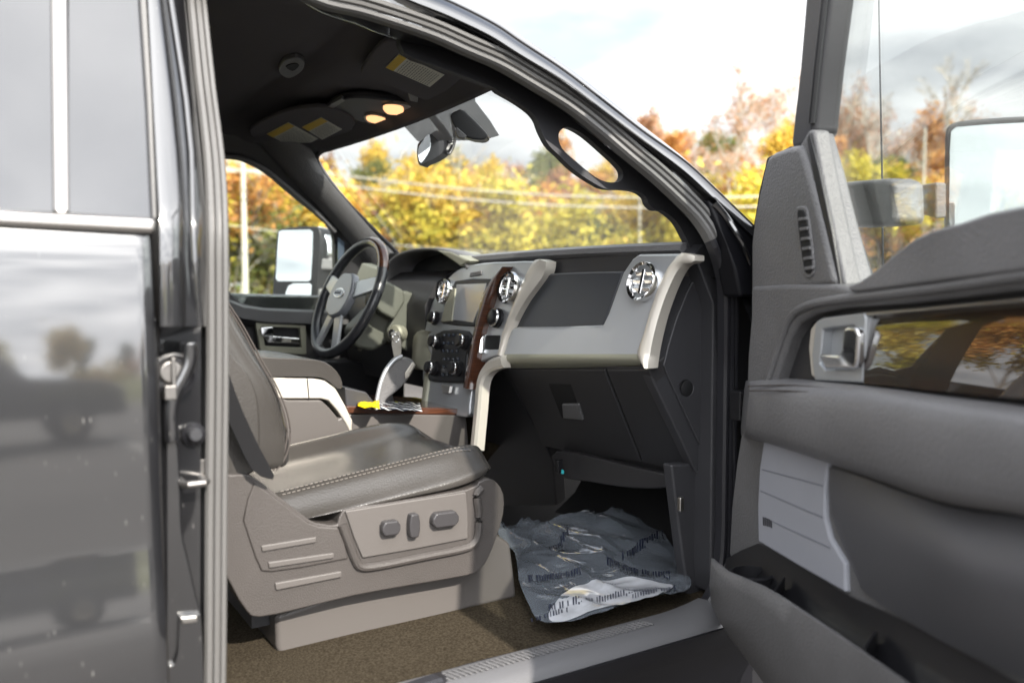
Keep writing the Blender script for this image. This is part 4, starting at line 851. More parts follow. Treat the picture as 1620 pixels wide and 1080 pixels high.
# ================================================================ DRIVER SIDE MIRROR (big tow mirror)
MC = PY(470, 425, 2.28); mn = V((-.82, -.57, .06)).normalized()
def MP(u, v, o=0): return hit(u, v, MC + mn * o, mn)
dm = prism('driver_mirror', [MP(x, y, .0) for x, y in cr2([(437, 372), (444, 362), (470, 359), (496, 358), (505, 362), (507, 380), (503, 430), (500, 488), (496, 491), (432, 488), (430, 470), (434, 420)], 2, True)], -mn * .10, M['black'], T, bevel=.02, seg=4)
prism('upper_mirror_glass', [MP(x, y, .002) for x, y in cr2([(441, 366), (446, 364), (490, 363), (495, 367), (494, 405), (492, 442), (488, 445), (440, 445), (436, 441), (438, 405)], 1, True)], -mn * .006, M['mirror'], dm, bevel=.001)
prism('lower_mirror_glass', [MP(x, y, .002) for x, y in cr2([(452, 462), (456, 452), (464, 448), (490, 448), (493, 452), (491, 489), (452, 488), (450, 480)], 1, True)], -mn * .006, M['mirror'], dm, bevel=.001)
prism('chrome_cap', [MP(x, y, -.03) for x, y in cr2([(500, 359), (509, 363), (517, 378), (519, 395), (518, 408), (502, 408)], 2, True)], -mn * .06, M['chrome'], dm, bevel=.015)
for y in (418, 466):
    m = MB(); m.box(MP(513, y, -.06), (.10, .07, .05)); m.obj('mirror_arm', M['dgrey'], dm, bevel=.01)

# ================================================================ OPEN FRONT PASSENGER DOOR
dr = empty('x', (0, 0, 0), '', ''); bpy.data.objects.remove(dr)
shell = prism('front_door', [D(x, y, -.03) for x, y in [(1187, 470), (1198, 452), (1330, 452), (1600, 440), (2300, 400), (2300, 1500), (1500, 1300), (1190, 890), (1176, 800)]], -DN * .12, M['paint'], T, bevel=.02, label='open front passenger door')
def dp(name, pts, o, th, m_, par=shell, bevel=.006, n=0, seg=3, **k):
    P = cr2(pts, n, True) if n else pts
    return prism(name, [D(x, y, o) for x, y in P], -DN * th, m_, par, bevel=bevel, seg=seg, **k)
# sail panel with its ribbed vent
sl = dp('sail_panel', [(1187, 468), (1187, 385), (1192, 345), (1201, 300), (1209, 262), (1213, 249), (1222, 241), (1250, 231), (1264, 229), (1275, 262), (1288, 310), (1305, 380), (1322, 452)], .0, .04, M['dgrey'], bevel=.012, seg=5)
prism('sail_light_block', [D(x, y, -.045) for x, y in [(1187, 500), (1187, 385), (1201, 300), (1213, 249), (1250, 231), (1275, 262), (1305, 380), (1340, 500)]], -DN * .07, M['rock'], shell, bevel=.004)  # unseen block added so sun does not leak in past the hinge side
vt = dp('defroster_vent', [(1258, 334), (1262, 327), (1269, 326), (1276, 332), (1283, 380), (1287, 425), (1284, 437), (1277, 440), (1270, 432), (1264, 390)], .003, .02, M['dgrey'], n=2, par=sl, bevel=.003)
dp('vent_opening', [(1261, 338), (1265, 332), (1270, 333), (1274, 342), (1281, 385), (1284, 424), (1281, 432), (1277, 433), (1272, 426), (1266, 388)], .0045, .01, M['deep'], n=2, par=vt, bevel=.001)
m = MB()
for k in range(6):
    y = 345 + k * 15.5; x = 1267 + k * 2.0
    m.prism([D(a, b, .007) for a, b in [(x - 5, y), (x + 7, y - 2), (x + 7.5, y + 3), (x - 4.5, y + 5)]], -DN * .006)
m.obj('vent_louvres', M['dgrey'], vt, bevel=.001)
# window frame, seals, glass
ff = dp('window_frame', [(1274, -20), (1290, -300), (1335, -300), (1311, -20), (1310, 0), (1296, 110), (1287, 196), (1286, 212), (1268, 235), (1252, 240), (1250, 224), (1263, 110)], -.03, .05, M['dark'], bevel=.012, seg=5)
m = MB(); m.tube([D(x, y, -.028) for x, y in [(1329, -300), (1306, -10), (1293, 105), (1284, 195)]], .006, 8); m.obj('frame_seal', M['black'], ff)
dp('inner_seal', [(1264, 232), (1279, 205), (1287, 206), (1303, 290), (1322, 380), (1337, 452), (1322, 452), (1300, 350), (1284, 280)], -.010, .03, M['seal'] if 0 else M['dgrey'], bevel=.006, par=ff)
dp('rubber_channel', [(1276, 222), (1280, 210), (1295, 270), (1316, 370), (1330, 452), (1323, 452), (1300, 345), (1286, 275)], -.007, .01, M['black'], bevel=.002, par=ff)
dp('quarter_cover', [(1287, 200), (1292, 205), (1310, 270), (1335, 370), (1357, 452), (1337, 452), (1316, 350), (1298, 268)], -.04, .03, M['dpad'], bevel=.004, par=ff)
dp('window_glass', [(1280, 460), (1284, 200), (1300, 60), (1328, -320), (2300, -600), (2300, 460)], -.065, .004, M['doorglass'], bevel=0)
# top rail and rear frame of the door, carrying on past the picture's edge
topz = 1.86
m = MB(); s0 = D(1303, -300, -.05)
def ds_(p): q = p - H; return q.dot(DD)
sA = ds_(s0); zA = s0.z
path = [s0, DP(sA + .10, -.055, zA + .06), DP(sA + .25, -.075, zA + .11), DP(.80, -.085, zA + .135), DP(.97, -.085, zA + .12), DP(1.04, -.075, zA + .07), DP(1.07, -.05, 1.5), DP(1.09, -.04, 1.33)]
m.sweep(cr(path, 4), [(-.025, -.02), (.025, -.02), (.025, .02), (-.025, .02)]); m.obj('upper_door_frame', M['dark'], shell, bevel=.004)
# upper pad
dp('door_top_pad', [(1340, 452), (1357, 446), (1384, 428), (1412, 403), (1444, 378), (1475, 364), (1516, 353), (1563, 337), (1620, 325), (1760, 300), (2100, 260), (2300, 240), (2300, 380), (1760, 412), (1620, 428), (1480, 446), (1357, 462), (1343, 461)], .015, .09, M['dpad'], bevel=.016, seg=6)
dp('trim_frame', [(1187, 452), (1240, 449), (1322, 449), (1357, 458), (1620, 428), (2300, 350), (2300, 420), (1620, 459), (1440, 480), (1330, 488), (1289, 496), (1262, 510), (1246, 536), (1228, 590), (1222, 612), (1180, 612), (1182, 560), (1187, 500)], .005, .05, M['dgrey'], bevel=.010, seg=5)
tb = MB(); tb.tube(cr([D(x, y, .006) for x, y in [(1214, 608), (1226, 570), (1240, 528), (1252, 502), (1268, 488), (1300, 478), (1357, 470), (1480, 456), (1620, 436), (1900, 404)]], 6), .0075, 10); tb.obj('trim_bead', M['dgrey'], shell)
dp('recess_panel', [(1222, 615), (1246, 530), (1268, 500), (1300, 488), (1620, 452), (2300, 400), (2300, 660), (1620, 650), (1300, 630)], -.022, .03, M['ebony'], bevel=.004)
hbz = annulus('handle_bezel', [D(x, y, .0) for x, y in [(1290, 508), (1300, 502), (1366, 494), (1369, 500), (1367, 560), (1364, 606), (1288, 602), (1284, 560)]],
              [D(x, y, .0) for x, y in [(1301, 522), (1310, 519), (1350, 515), (1357, 522), (1357, 570), (1352, 584), (1305, 585), (1296, 574)]], -DN * .025, M['silver'], shell, .004)
dp('bezel_edge', [(1282, 520), (1291, 508), (1290, 560), (1289, 598), (1283, 594), (1279, 550)], -.003, .02, M['cream'], par=hbz, bevel=.003)
dp('handle_pocket', [(1298, 516), (1360, 512), (1360, 588), (1296, 588)], -.018, .006, M['silver'], par=hbz, bevel=.002)
hn = dp('door_handle', [(1333, 520), (1340, 516), (1353, 517), (1357, 526), (1356, 570), (1352, 584), (1305, 583), (1294, 562), (1300, 559), (1326, 561), (1331, 552)], .012, .014, M['chrome'], bevel=.005, seg=4)
gt_ = [(1370, 497), (1450, 491), (1620, 475), (1900, 450), (2300, 420)]; gb_ = [(1366, 607), (1480, 618), (1620, 630), (1900, 642), (2300, 652)]
loft('gloss_trim', [[D(x, y, -.020) for x, y in rs(gt_, 16)], [D(x, y + 1, -.014) for x, y in rs(gt_, 16)]] + [[D(a * (1 - t) + c * t, b * (1 - t) + d * t, -.012 + .0145 * t + .0008 * sin(pi * t)) for (a, b), (c, d) in zip(rs(gt_, 16), rs(gb_, 16))] for t in (.12, .25, .4, .55, .7, .85, 1)], M['gloss'], shell, ang=50)
dp('gloss_edge', [(1370, 494), (1450, 488), (1620, 472), (1620, 476), (1450, 492), (1370, 499)], -.003, .012, M['steel'], bevel=.001)
# armrest: proper rounded section swept along the door
sd0, sd1 = 0.0, 1.12
def arm_rows():
    rows = []
    top = [(1180, 605), (1230, 601), (1300, 606), (1400, 616), (1500, 630), (1620, 645), (1800, 672), (2100, 715)]
    bot = [(1172, 690), (1232, 706), (1293, 726), (1400, 764), (1500, 798), (1620, 816), (1800, 860), (2100, 930)]
    for (a, b), (c, d) in zip(rs(top, 26), rs(bot, 26)):
        i = len(rows); o = .062 + .018 * min(1, i / 8)
        e = min(1, i / 2.0); o *= (.82 + .18 * e)
        P = D(a, b, o * .5); Q = D(c, d, o)
        r = [D(a, b - 4, -.02), D(a, b, o * .45), D(a, b + 6, o * .78), D(a, b + 16, o), D((a + c) / 2, (b + d) / 2, o + .006), D(c, d - 14, o), D(c, d - 3, o * .82), D(c, d, o * .5), D(c, d, -.02)]
        rows.append(r)
    rows.insert(0, [p + DD * -.004 - DN * (.012 if 0 < j < 8 else 0) for j, p in enumerate(rows[0])])
    return rows
ar = loft('door_armrest', arm_rows(), M['dpad'], shell, caps=True, ang=70, sub=1)
m = MB(); m.tube(cr([D(x, y, .062) for x, y in [(1186, 618), (1240, 618), (1300, 622), (1400, 634), (1500, 650), (1620, 668), (1800, 700)]], 5), .0013, 6); m.obj('armrest_seam', M['thread'], ar)
m = MB(); m.tube(cr([D(x, y, .052) for x, y in [(1184, 611), (1240, 609), (1300, 613), (1400, 625), (1500, 640), (1620, 657), (1800, 688)]], 5), .0013, 6); m.obj('armrest_seam', M['thread'], ar)
# lower panel, light insert, bulge, map pocket
dp('lower_panel', [(1172, 680), (1300, 700), (1620, 790), (2300, 900), (2300, 1700), (1620, 1300), (1400, 1080), (1180, 900), (1152, 880), (1156, 800), (1164, 730)], .012, .05, M['dgrey'], bevel=.010, seg=4)
ins = dp('light_insert', [(1209, 690), (1310, 715), (1304, 780), (1304, 818), (1312, 850), (1325, 872), (1336, 890), (1337, 938), (1262, 895), (1199, 857), (1198, 800), (1201, 740)], .020, .02, M['pad'], bevel=.005)
m = MB()
for q in ([(1206, 742), (1302, 768)], [(1204, 776), (1302, 818)], [(1222, 824), (1314, 866)]): m.tube([D(x, y, .0200) for x, y in q], .0014, 6)
m.obj('insert_groove', mat('groove_grey', (.22, .23, .26), .6), ins)
m = MB()
for k, (x, dy_) in enumerate([(1206.5, 0), (1209.5, .5), (1212.5, 2), (1215.5, 3), (1218.5, 5)]):
    m.prism([D(a, b, .0212) for a, b in [(x, 817 + dy_), (x + 1.6, 818 + dy_), (x + 2.0, 831 + dy_ * .8), (x + .4, 830 + dy_ * .8)]], -DN * .001)
m.obj('insert_lettering', mat('lettering_black', (.03, .03, .035), .5), ins)
# bulge: lofted relief that swells toward the rear of the door
def bulge():
    top = [(1304, 737), (1360, 752), (1417, 774), (1522, 806), (1620, 817), (1800, 850), (2200, 930)]
    bot = [(1345, 925), (1372, 946), (1440, 985), (1520, 1030), (1640, 1082), (1850, 1180), (2300, 1420)]
    rows = []
    A_, B_ = rs(top, 24), rs(bot, 24)
    for i, ((a, b), (c, d)) in enumerate(zip(A_, B_)):
        r = []
        for k in range(15):
            t = k / 14; x = a + (c - a) * t; y = b + (d - b) * t
            if i < 3: x -= (1 - i / 3) * 8 * sin(pi * t) * -1 * .0 + 14 * sin(pi * t * 1.3) * (1 - i / 3) * .8
            prof_ = (sin(pi * min(1, t * 1.8 + .22) * .5) if t < .43 else 1) * (1 if t < .30 else (1 - ((t - .30) / .70) ** 1.6) * .92 + .08)
            o = .018 + .052 * min(1, (i / 5) ** .7) * prof_
            r.append(D(x, y, o))
        rows.append(r)
    return rows
br = bulge(); br.insert(0, [p - DN * .012 for p in br[0]])
loft('lower_bulge', br, mat('slate_bulge', (.10, .10, .107), .38, bump=.45, bscale=520, var=.05), shell, ang=80, sub=1)
# pocket: outer lip wall, floor and back wall with dividers
lipt = [(1126, 882), (1130, 885), (1142, 897), (1165, 908), (1216, 930), (1260, 958), (1311, 992), (1370, 1032), (1440, 1082), (1600, 1200), (1900, 1420)]
lipb = [(1122, 925), (1124, 950), (1132, 972), (1148, 998), (1172, 1030), (1200, 1068), (1225, 1100), (1280, 1150), (1360, 1220), (1500, 1340), (1800, 1560)]
bk_ = [(1150, 884), (1165, 877), (1199, 860), (1240, 880), (1269, 898), (1305, 920), (1339, 941), (1400, 968), (1452, 994), (1600, 1075), (1900, 1240)]
rows = []
for (a, b), (c, d), (e, f) in zip(rs(lipt, 30), rs(lipb, 30), rs(bk_, 30)):
    rows.append([D(e, f, .016), D((a * .2 + e * .8), (b * .2 + f * .8) + 30, .022), D((a * .55 + e * .45), b * .6 + f * .4 + 46, .045), D(a + 5, b + 26, .078), D(a + 6, b + 6, .084), D(a + 3, b + 1, .088), D(a, b, .093), D(a - 1, b + 3, .097), D(a + (c - a) * .3, b + (d - b) * .3, .100), D(a + (c - a) * .7, b + (d - b) * .7, .090), D(c, d, .072), D(c + 10, d + 2, .03)])
pk = loft('map_pocket', rows, M['dgrey'], shell, ang=70, caps=True)
rows2 = [[p + DN * .0015 + V((0, 0, .0015)) for p in r[:5]] for r in rows]
loft('pocket_liner', rows2, M['black'], pk, ang=70)
for (x, y) in ((1240, 925), (1385, 1010)):
    m = MB(); p = D(x, y - 15, .03); q = D(x - 20, y + 12, .08); m.prism([p, q, q + V((0, 0, -.06)), p + V((0, 0, -.06))], DD * .006); m.obj('pocket_divider', M['black'], pk, bevel=.002)
m = MB(); m.lathe(D(1190, 897, .05) + V((0, 0, -.01)), (0, 0, 1), [(.038, -.05), (.040, 0), (.034, .002), (.032, -.04), (.001, -.04)], 28); m.obj('cup_holder', M['black'], pk)
# ---- passenger tow mirror on the door's outside
gd_ = V((-.88, -.46, .05)).normalized()
PC = DP(.14, -.40, 1.45)
def PM(u, v, o=0): return hit(u, v, PC + gd_ * o, gd_)
pm = prism('passenger_mirror', [PM(x, y, 0) for x, y in cr2([(1493, 350), (1494, 240), (1496, 205), (1506, 194), (1540, 188), (1640, 182), (1690, 186), (1700, 220), (1696, 400), (1690, 460), (1500, 460), (1492, 430)], 2, True)], -gd_ * .10, M['dgrey'], T, bevel=.014, seg=4)
prism('mirror_glass', [PM(x, y, .002) for x, y in cr2([(1501, 350), (1502, 240), (1504, 208), (1512, 201), (1560, 197), (1640, 193), (1684, 196), (1690, 225), (1686, 390), (1510, 395)], 1, True)], -gd_ * .006, mat('convex_mirror', (.92, .94, .95), .0, metal=1), pm, bevel=.001)
m = MB(); m.prism([hit(x, y, DP(.08, -.15, 0), DN) for x, y in [(1330, 288), (1398, 282), (1412, 288), (1414, 352), (1404, 356), (1335, 360)]], -DN * .06); m.obj('mirror_mount', M['dgrey'], pm, bevel=.010)
m = MB(); m.prism([hit(x, y, DP(.08, -.19, 0), DN) for x, y in [(1355, 296), (1392, 294), (1412, 298), (1412, 336), (1390, 340), (1355, 334)]], -DN * .05); m.obj('mirror_knuckle', M['dgrey'], pm, bevel=.006)
m = MB(); m.prism([hit(x, y, DP(.10, -.26, 0), DN) for x, y in [(1408, 302), (1446, 300), (1450, 293), (1480, 288), (1480, 346), (1452, 338), (1410, 336)]], -DN * .022); m.obj('mirror_arm', M['dgrey'], pm, bevel=.006)
m = MB(); m.prism([hit(x, y, DP(.08, -.19, 0), DN) for x, y in [(1338, 344), (1380, 342), (1382, 356), (1340, 358)]], -DN * .05); m.obj('lower_arm', M['black'], pm, bevel=.006)

# ================================================================ FLOOR FILM
fm = bpy.data.materials.new('protective_film'); fm.use_nodes = True; t = fm.node_tree; b = t.nodes['Principled BSDF']
t.nodes.clear(); o_ = t.nodes.new('ShaderNodeOutputMaterial'); tr = t.nodes.new('ShaderNodeBsdfTransparent'); tr.inputs[0].default_value = (.60, .68, .78, 1)
gl = t.nodes.new('ShaderNodeBsdfGlossy'); gl.inputs['Roughness'].default_value = .06; df = t.nodes.new('ShaderNodeBsdfDiffuse'); df.inputs[0].default_value = (.24, .27, .31, 1)
g = t.nodes.new('ShaderNodeTexCoord'); n = t.nodes.new('ShaderNodeTexNoise'); n.inputs['Scale'].default_value = 11; n.inputs['Detail'].default_value = 2.5; n.inputs['Distortion'].default_value = 1.5; t.links.new(g.outputs['Object'], n.inputs[0])
bp = t.nodes.new('ShaderNodeBump'); bp.inputs['Strength'].default_value = .35; bp.inputs['Distance'].default_value = .02; t.links.new(n.outputs[0], bp.inputs['Height']); t.links.new(bp.outputs[0], gl.inputs['Normal']); t.links.new(bp.outputs[0], df.inputs['Normal'])
m1 = t.nodes.new('ShaderNodeMixShader'); m1.inputs[0].default_value = .52; t.links.new(tr.outputs[0], m1.inputs[1]); t.links.new(df.outputs[0], m1.inputs[2])
fr = t.nodes.new('ShaderNodeFresnel'); fr.inputs[0].default_value = 2.0; t.links.new(bp.outputs[0], fr.inputs['Normal'])
m2 = t.nodes.new('ShaderNodeMixShader'); t.links.new(fr.outputs[0], m2.inputs[0]); t.links.new(m1.outputs[0], m2.inputs[1]); t.links.new(gl.outputs[0], m2.inputs[2]); t.links.new(m2.outputs[0], o_.inputs[0])
pz_ = ZF - .012
ol = [(786, 856), (800, 846), (812, 838), (880, 832), (960, 826), (1010, 824), (1062, 870), (1082, 905), (1090, 944), (1020, 960), (940, 985), (880, 990), (850, 982), (836, 960), (822, 930), (816, 890), (812, 872)]
import mathutils.noise as mn_
A_ = [PZ(x, y, pz_) for x, y in cr2(ol, 8, True)]
cx_ = sum(p.x for p in A_) / len(A_); cy_ = sum(p.y for p in A_) / len(A_)
vs = [V((cx_, cy_, pz_))]; nr = 44
for k in range(1, nr + 1):
    for p in A_: vs.append(V((cx_, cy_, pz_)).lerp(p, k / nr))
def zfilm(x, y):
    a = mn_.noise(V((x * 5, y * 5, 0))) * .008
    w = V((x + .05 * mn_.noise(V((x * 8, y * 8, 5))), y + .05 * mn_.noise(V((x * 8, y * 8, 9))), 0))
    r1 = (1 - min(1, abs(mn_.noise(V((w.x * 8 + 4, w.y * 5, 3))) * 2.0))) ** 2 * .009
    r2 = (1 - min(1, abs(mn_.noise(V((w.x * 19, w.y * 10, 7))) * 2.0))) ** 2 * .003
    far_ = max(0, min(1, (y - .32) / .35)); st = (1 - min(1, abs(mn_.noise(V((x * 13 + y * 3, y * 2.5, 1))) * 2.2))) ** 2 * .030 * far_
    return pz_ + .006 + a + r1 + r2 + st
for p in vs: p.z = zfilm(p.x, p.y)
na = len(A_); fs = [[0, 1 + j, 1 + (j + 1) % na] for j in range(na)]
for k in range(nr - 1):
    for j in range(na): fs.append([1 + k * na + j, 1 + k * na + (j + 1) % na, 1 + (k + 1) * na + (j + 1) % na, 1 + (k + 1) * na + j])
ff_ = mobj('floor_protector', vs, fs, fm, None, ang=180)
ft = empty('floor_protector_sheet', (cx_, cy_, pz_), 'crinkled blue grey printed plastic film covering the passenger footwell carpet', 'floor film', world=True); ff_.name = 'film'; ff_.parent = ft; ff_.matrix_parent_inverse = Matrix.Translation(-ft.location)
ft['x'] = 0; del ft['x']; rnd = random.Random(11); ink_ = mat('film_ink', (.02, .025, .05), .4)
wp_ = [(868, 968), (905, 925), (930, 918), (965, 914), (1000, 912), (1050, 922), (1064, 930), (1040, 948), (985, 962), (930, 972), (885, 982)]  # pale patch laid over the film: a pool of sunlight put into its colour
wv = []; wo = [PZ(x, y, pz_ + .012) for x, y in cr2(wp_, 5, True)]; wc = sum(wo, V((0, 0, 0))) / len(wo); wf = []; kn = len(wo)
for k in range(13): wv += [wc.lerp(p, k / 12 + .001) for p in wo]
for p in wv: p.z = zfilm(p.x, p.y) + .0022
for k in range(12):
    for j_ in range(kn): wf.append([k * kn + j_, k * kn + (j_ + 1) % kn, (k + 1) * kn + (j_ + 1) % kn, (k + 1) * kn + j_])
wo_ = mobj('painted_sun_patch', wv, wf, mat('sun_patch_white', (.62, .64, .68), .25, coat=1, coatr=.08, var=.12, vscale=30), ft, ang=180)
for (x0, y0, x1, y1, h) in ((868, 958, 1040, 932, 12), (836, 912, 920, 900, 9), (960, 888, 1062, 912, 13), (980, 880, 1050, 845, 12), (840, 975, 900, 962, 9), (870, 870, 900, 845, 10), (1000, 948, 1070, 930, 10)):
    m = MB(); n = int(math.hypot(x1 - x0, y1 - y0) / 4.2)
    for i in range(n):
        if rnd.random() < .14: continue
        t0 = i / n; u = x0 + (x1 - x0) * t0; v = y0 + (y1 - y0) * t0; hh = h * rnd.uniform(.55, 1)
        q = [PZ(a, b_, pz_ + .014) for a, b_ in [(u, v - hh / 2), (u + rnd.uniform(1.5, 2.8), v - hh / 2), (u + rnd.uniform(2, 3.4), v + hh / 2), (u + .6, v + hh / 2)]]
        for p in q: p.z = zfilm(p.x, p.y) + .0034
        m.add(q, [[0, 1, 2, 3]])
    pr_ = m.obj('printed_line', ink_, ft); pr_.matrix_parent_inverse = Matrix.Translation(-ft.location)
# ================================================================ BACKGROUND TREES
def leafmat(name, cols, rough=.7):
    m = bpy.data.materials.new(name); m.use_nodes = True; t = m.node_tree; b = t.nodes['Principled BSDF']; b.inputs['Roughness'].default_value = rough; b.inputs['Specular IOR Level'].default_value = .2
    g = t.nodes.new('ShaderNodeNewGeometry'); oi = t.nodes.new('ShaderNodeObjectInfo'); r = t.nodes.new('ShaderNodeValToRGB'); r.color_ramp.interpolation = 'LINEAR'
    el = r.color_ramp.elements
    for i, c in enumerate(cols):
        e = el[i] if i < 2 else el.new(.5)
        e.color = (*c, 1)
    for i, e in enumerate(el): e.position = i / (len(cols) - 1)
    for i, c in enumerate(cols): el[i].color = (*c, 1)
    a = t.nodes.new('ShaderNodeMath'); a.operation = 'MULTIPLY_ADD'; a.inputs[1].default_value = .7; t.links.new(g.outputs['Random Per Island'], a.inputs[0])
    s = t.nodes.new('ShaderNodeMath'); s.operation = 'MULTIPLY'; s.inputs[1].default_value = .3; t.links.new(oi.outputs['Random'], s.inputs[0]); t.links.new(s.outputs[0], a.inputs[2])
    t.links.new(a.outputs[0], r.inputs[0]); t.links.new(r.outputs[0], b.inputs['Base Color'])
    tr = t.nodes.new('ShaderNodeBsdfTranslucent'); t.links.new(r.outputs[0], tr.inputs[0]); mx = t.nodes.new('ShaderNodeMixShader'); mx.inputs[0].default_value = .3
    t.links.new(b.outputs[0], mx.inputs[1]); t.links.new(tr.outputs[0], mx.inputs[2]); t.links.new(mx.outputs[0], t.nodes['Material Output'].inputs[0])
    return m
LM = {'yellow': leafmat('yellow_leaves', [(.34, .23, .06), (.68, .46, .08), (.84, .66, .12), (.56, .48, .18)]),
      'orange': leafmat('orange_leaves', [(.32, .15, .06), (.58, .28, .08), (.70, .39, .12), (.52, .38, .18)]),
      'rust': leafmat('rust_leaves', [(.28, .14, .08), (.50, .27, .15), (.56, .34, .21), (.42, .32, .19)]),
      'green': leafmat('green_leaves', [(.07, .10, .035), (.14, .18, .05), (.25, .26, .08), (.40, .33, .09)]),
      'lime': leafmat('lime_leaves', [(.28, .27, .05), (.58, .52, .08), (.74, .62, .09), (.46, .43, .12)])}
M['bark'] = mat('bark', (.16, .13, .11), .9, bump=.6, bscale=20, col2=(.30, .27, .24), vscale=5)
M['pale'] = mat('pale_bark', (.42, .39, .34), .85, bump=.4, bscale=20, col2=(.60, .57, .50), vscale=3)
def make_tree(name, seed, h, cw, nleaf, lm, bark, lsz=.10, low=.15, twig=3, up=.8):
    rnd = random.Random(seed); m = MB(); tips = []
    def branch(p, d, l, r, lev):
        n = 4; path = [p]; q = p.copy(); dd = d.copy()
        for i in range(n):
            dd = (dd + V((rnd.gauss(0, .10), rnd.gauss(0, .10), .05 * up))).normalized(); q = q + dd * l / n; path.append(q.copy())
        m.tube(path, [max(r, .011), max(r * .45, .009)], 5 if lev < 2 else 3)
        if lev >= twig: tips.append((path[-1], l)); tips.append((path[2], l)); return
        k = rnd.randint(3, 5) if lev else rnd.randint(9, 13)
        for i in range(k):
            t = rnd.uniform(.35 if lev else low + .12, 1.0); j = min(int(t * n), n - 1); s = path[j].lerp(path[j + 1], t * n - j)
            az = rnd.uniform(0, 2 * pi); tilt = rnd.uniform(.35, .85) if lev else rnd.uniform(.3, .75) * (1.35 - .6 * t)
            ax = V((cos(az), sin(az), 0)); nd = (dd * cos(tilt) + ax * sin(tilt)).normalized()
            ll = (cw * rnd.uniform(.55, 1.0) * (1.25 - .75 * t) if not lev else l * rnd.uniform(.4, .65))
            branch(s, nd, ll, r * (.42 if not lev else .5), lev + 1)
        tips.append((path[-1], l * .5))
    branch(V((0, 0, -.1)), V((rnd.gauss(0, .03), rnd.gauss(0, .03), 1)), h * .88, h * .008 + .012, 0)
    root = bpy.data.objects.new(name, None); C.objects.link(root)
    m.obj('trunk', bark, root, ang=60)
    if nleaf:
        vs = []; fs = []
        for i in range(nleaf):
            p, l = tips[rnd.randrange(len(tips))]; s = .16 + .10 * min(l, 2.5)
            c = p + V((rnd.gauss(0, s), rnd.gauss(0, s), rnd.gauss(0, s * .9)))
            if c.z < h * .04: continue
            a = V((rnd.gauss(0, 1), rnd.gauss(0, 1), rnd.gauss(0, .6))).normalized(); b = a.cross(V((rnd.gauss(0, 1), rnd.gauss(0, 1), rnd.gauss(0, 1)))).normalized()
            z = lsz * rnd.uniform(.6, 1.3); n = len(vs); vs += [c - a * z, c + b * z * .5, c + a * z, c - b * z * .5]; fs.append([n, n + 1, n + 2, n + 3])
        mobj('crown', vs, fs, lm, root, ang=180)
    return root
def cpt(root, loc, s, rz, label, cat, group):
    r = root.copy(); C.objects.link(r); r.location = loc; r.scale = (s, s, s); r.rotation_euler = (0, 0, rz); r['label'] = label; r['category'] = cat; r['group'] = group
    for ch in [o for o in C.objects if o.parent == root]:
        c = ch.copy(); C.objects.link(c); c.parent = r
    return r
PR = {}
specs = [('yellow_a', 'autumn_tree', 1, 7.5, 2.6, 9000, 'yellow', 'bark'), ('yellow_b', 'autumn_tree', 2, 6.5, 2.4, 9000, 'yellow', 'bark'), ('orange_a', 'autumn_tree', 3, 8.5, 2.6, 8000, 'orange', 'bark'),
         ('orange_s', 'autumn_tree', 14, 8.5, 2.6, 2600, 'orange', 'bark'), ('rust_a', 'autumn_tree', 4, 8.5, 2.4, 4100, 'rust', 'bark'), ('green_a', 'autumn_tree', 5, 7.5, 2.6, 9000, 'green', 'bark'), ('lime_a', 'autumn_tree', 6, 7.0, 2.4, 9000, 'lime', 'bark'),
         ('bare_a', 'bare_tree', 7, 9.5, 2.6, 2000, 'rust', 'pale'), ('bare_b', 'bare_tree', 8, 10.5, 2.8, 0, 'rust', 'pale')]
for k, nm, sd_, h, cw, nl, lm, bk2 in specs: PR[k] = make_tree(nm, sd_, h, cw, nl, LM[lm], M[bk2], twig=3 if nl > 4000 else 4, lsz=.10 if nl > 2600 or nm == 'autumn_tree' else .06)
HT = {k: h for k, _, _, h, *_ in specs}
SH = {}
for k, lm, s_ in (('y', 'yellow', 21), ('l', 'lime', 22), ('o', 'orange', 23), ('g', 'green', 24)):
    SH[k] = make_tree('shrub', s_, 2.6, 1.9, 5000, LM[lm], M['bark'], lsz=.09, low=-.1)
used = set()
def at(u, dist):                                # ground point seen in the direction of column u, dist metres out
    d = ray(u, 451); d.z = 0; d.normalize(); p = CAM + d * dist; p.z = 0; return p
def place(tab, key, u, dist, htop, label, cat, group):
    rt = tab[key]; h0 = HT.get(key, 2.8); s = htop / h0
    p = at(u, dist); rz = random.uniform(0, 6.28)
    if (id(tab), key) not in used:
        used.add((id(tab), key)); rt.location = p; rt.scale = (s,) * 3; rt.rotation_euler = (0, 0, rz); rt['label'] = label; rt['category'] = cat; rt['group'] = group; return rt
    return cpt(rt, p, s, rz, label, cat, group)
def hof(v, dist): return 1.3 + (451 - v) / F * dist * 1.02
colw = {'y': 'yellow', 'o': 'orange', 'r': 'rust brown', 'g': 'green', 'l': 'lime yellow', 'b': 'bare grey'}
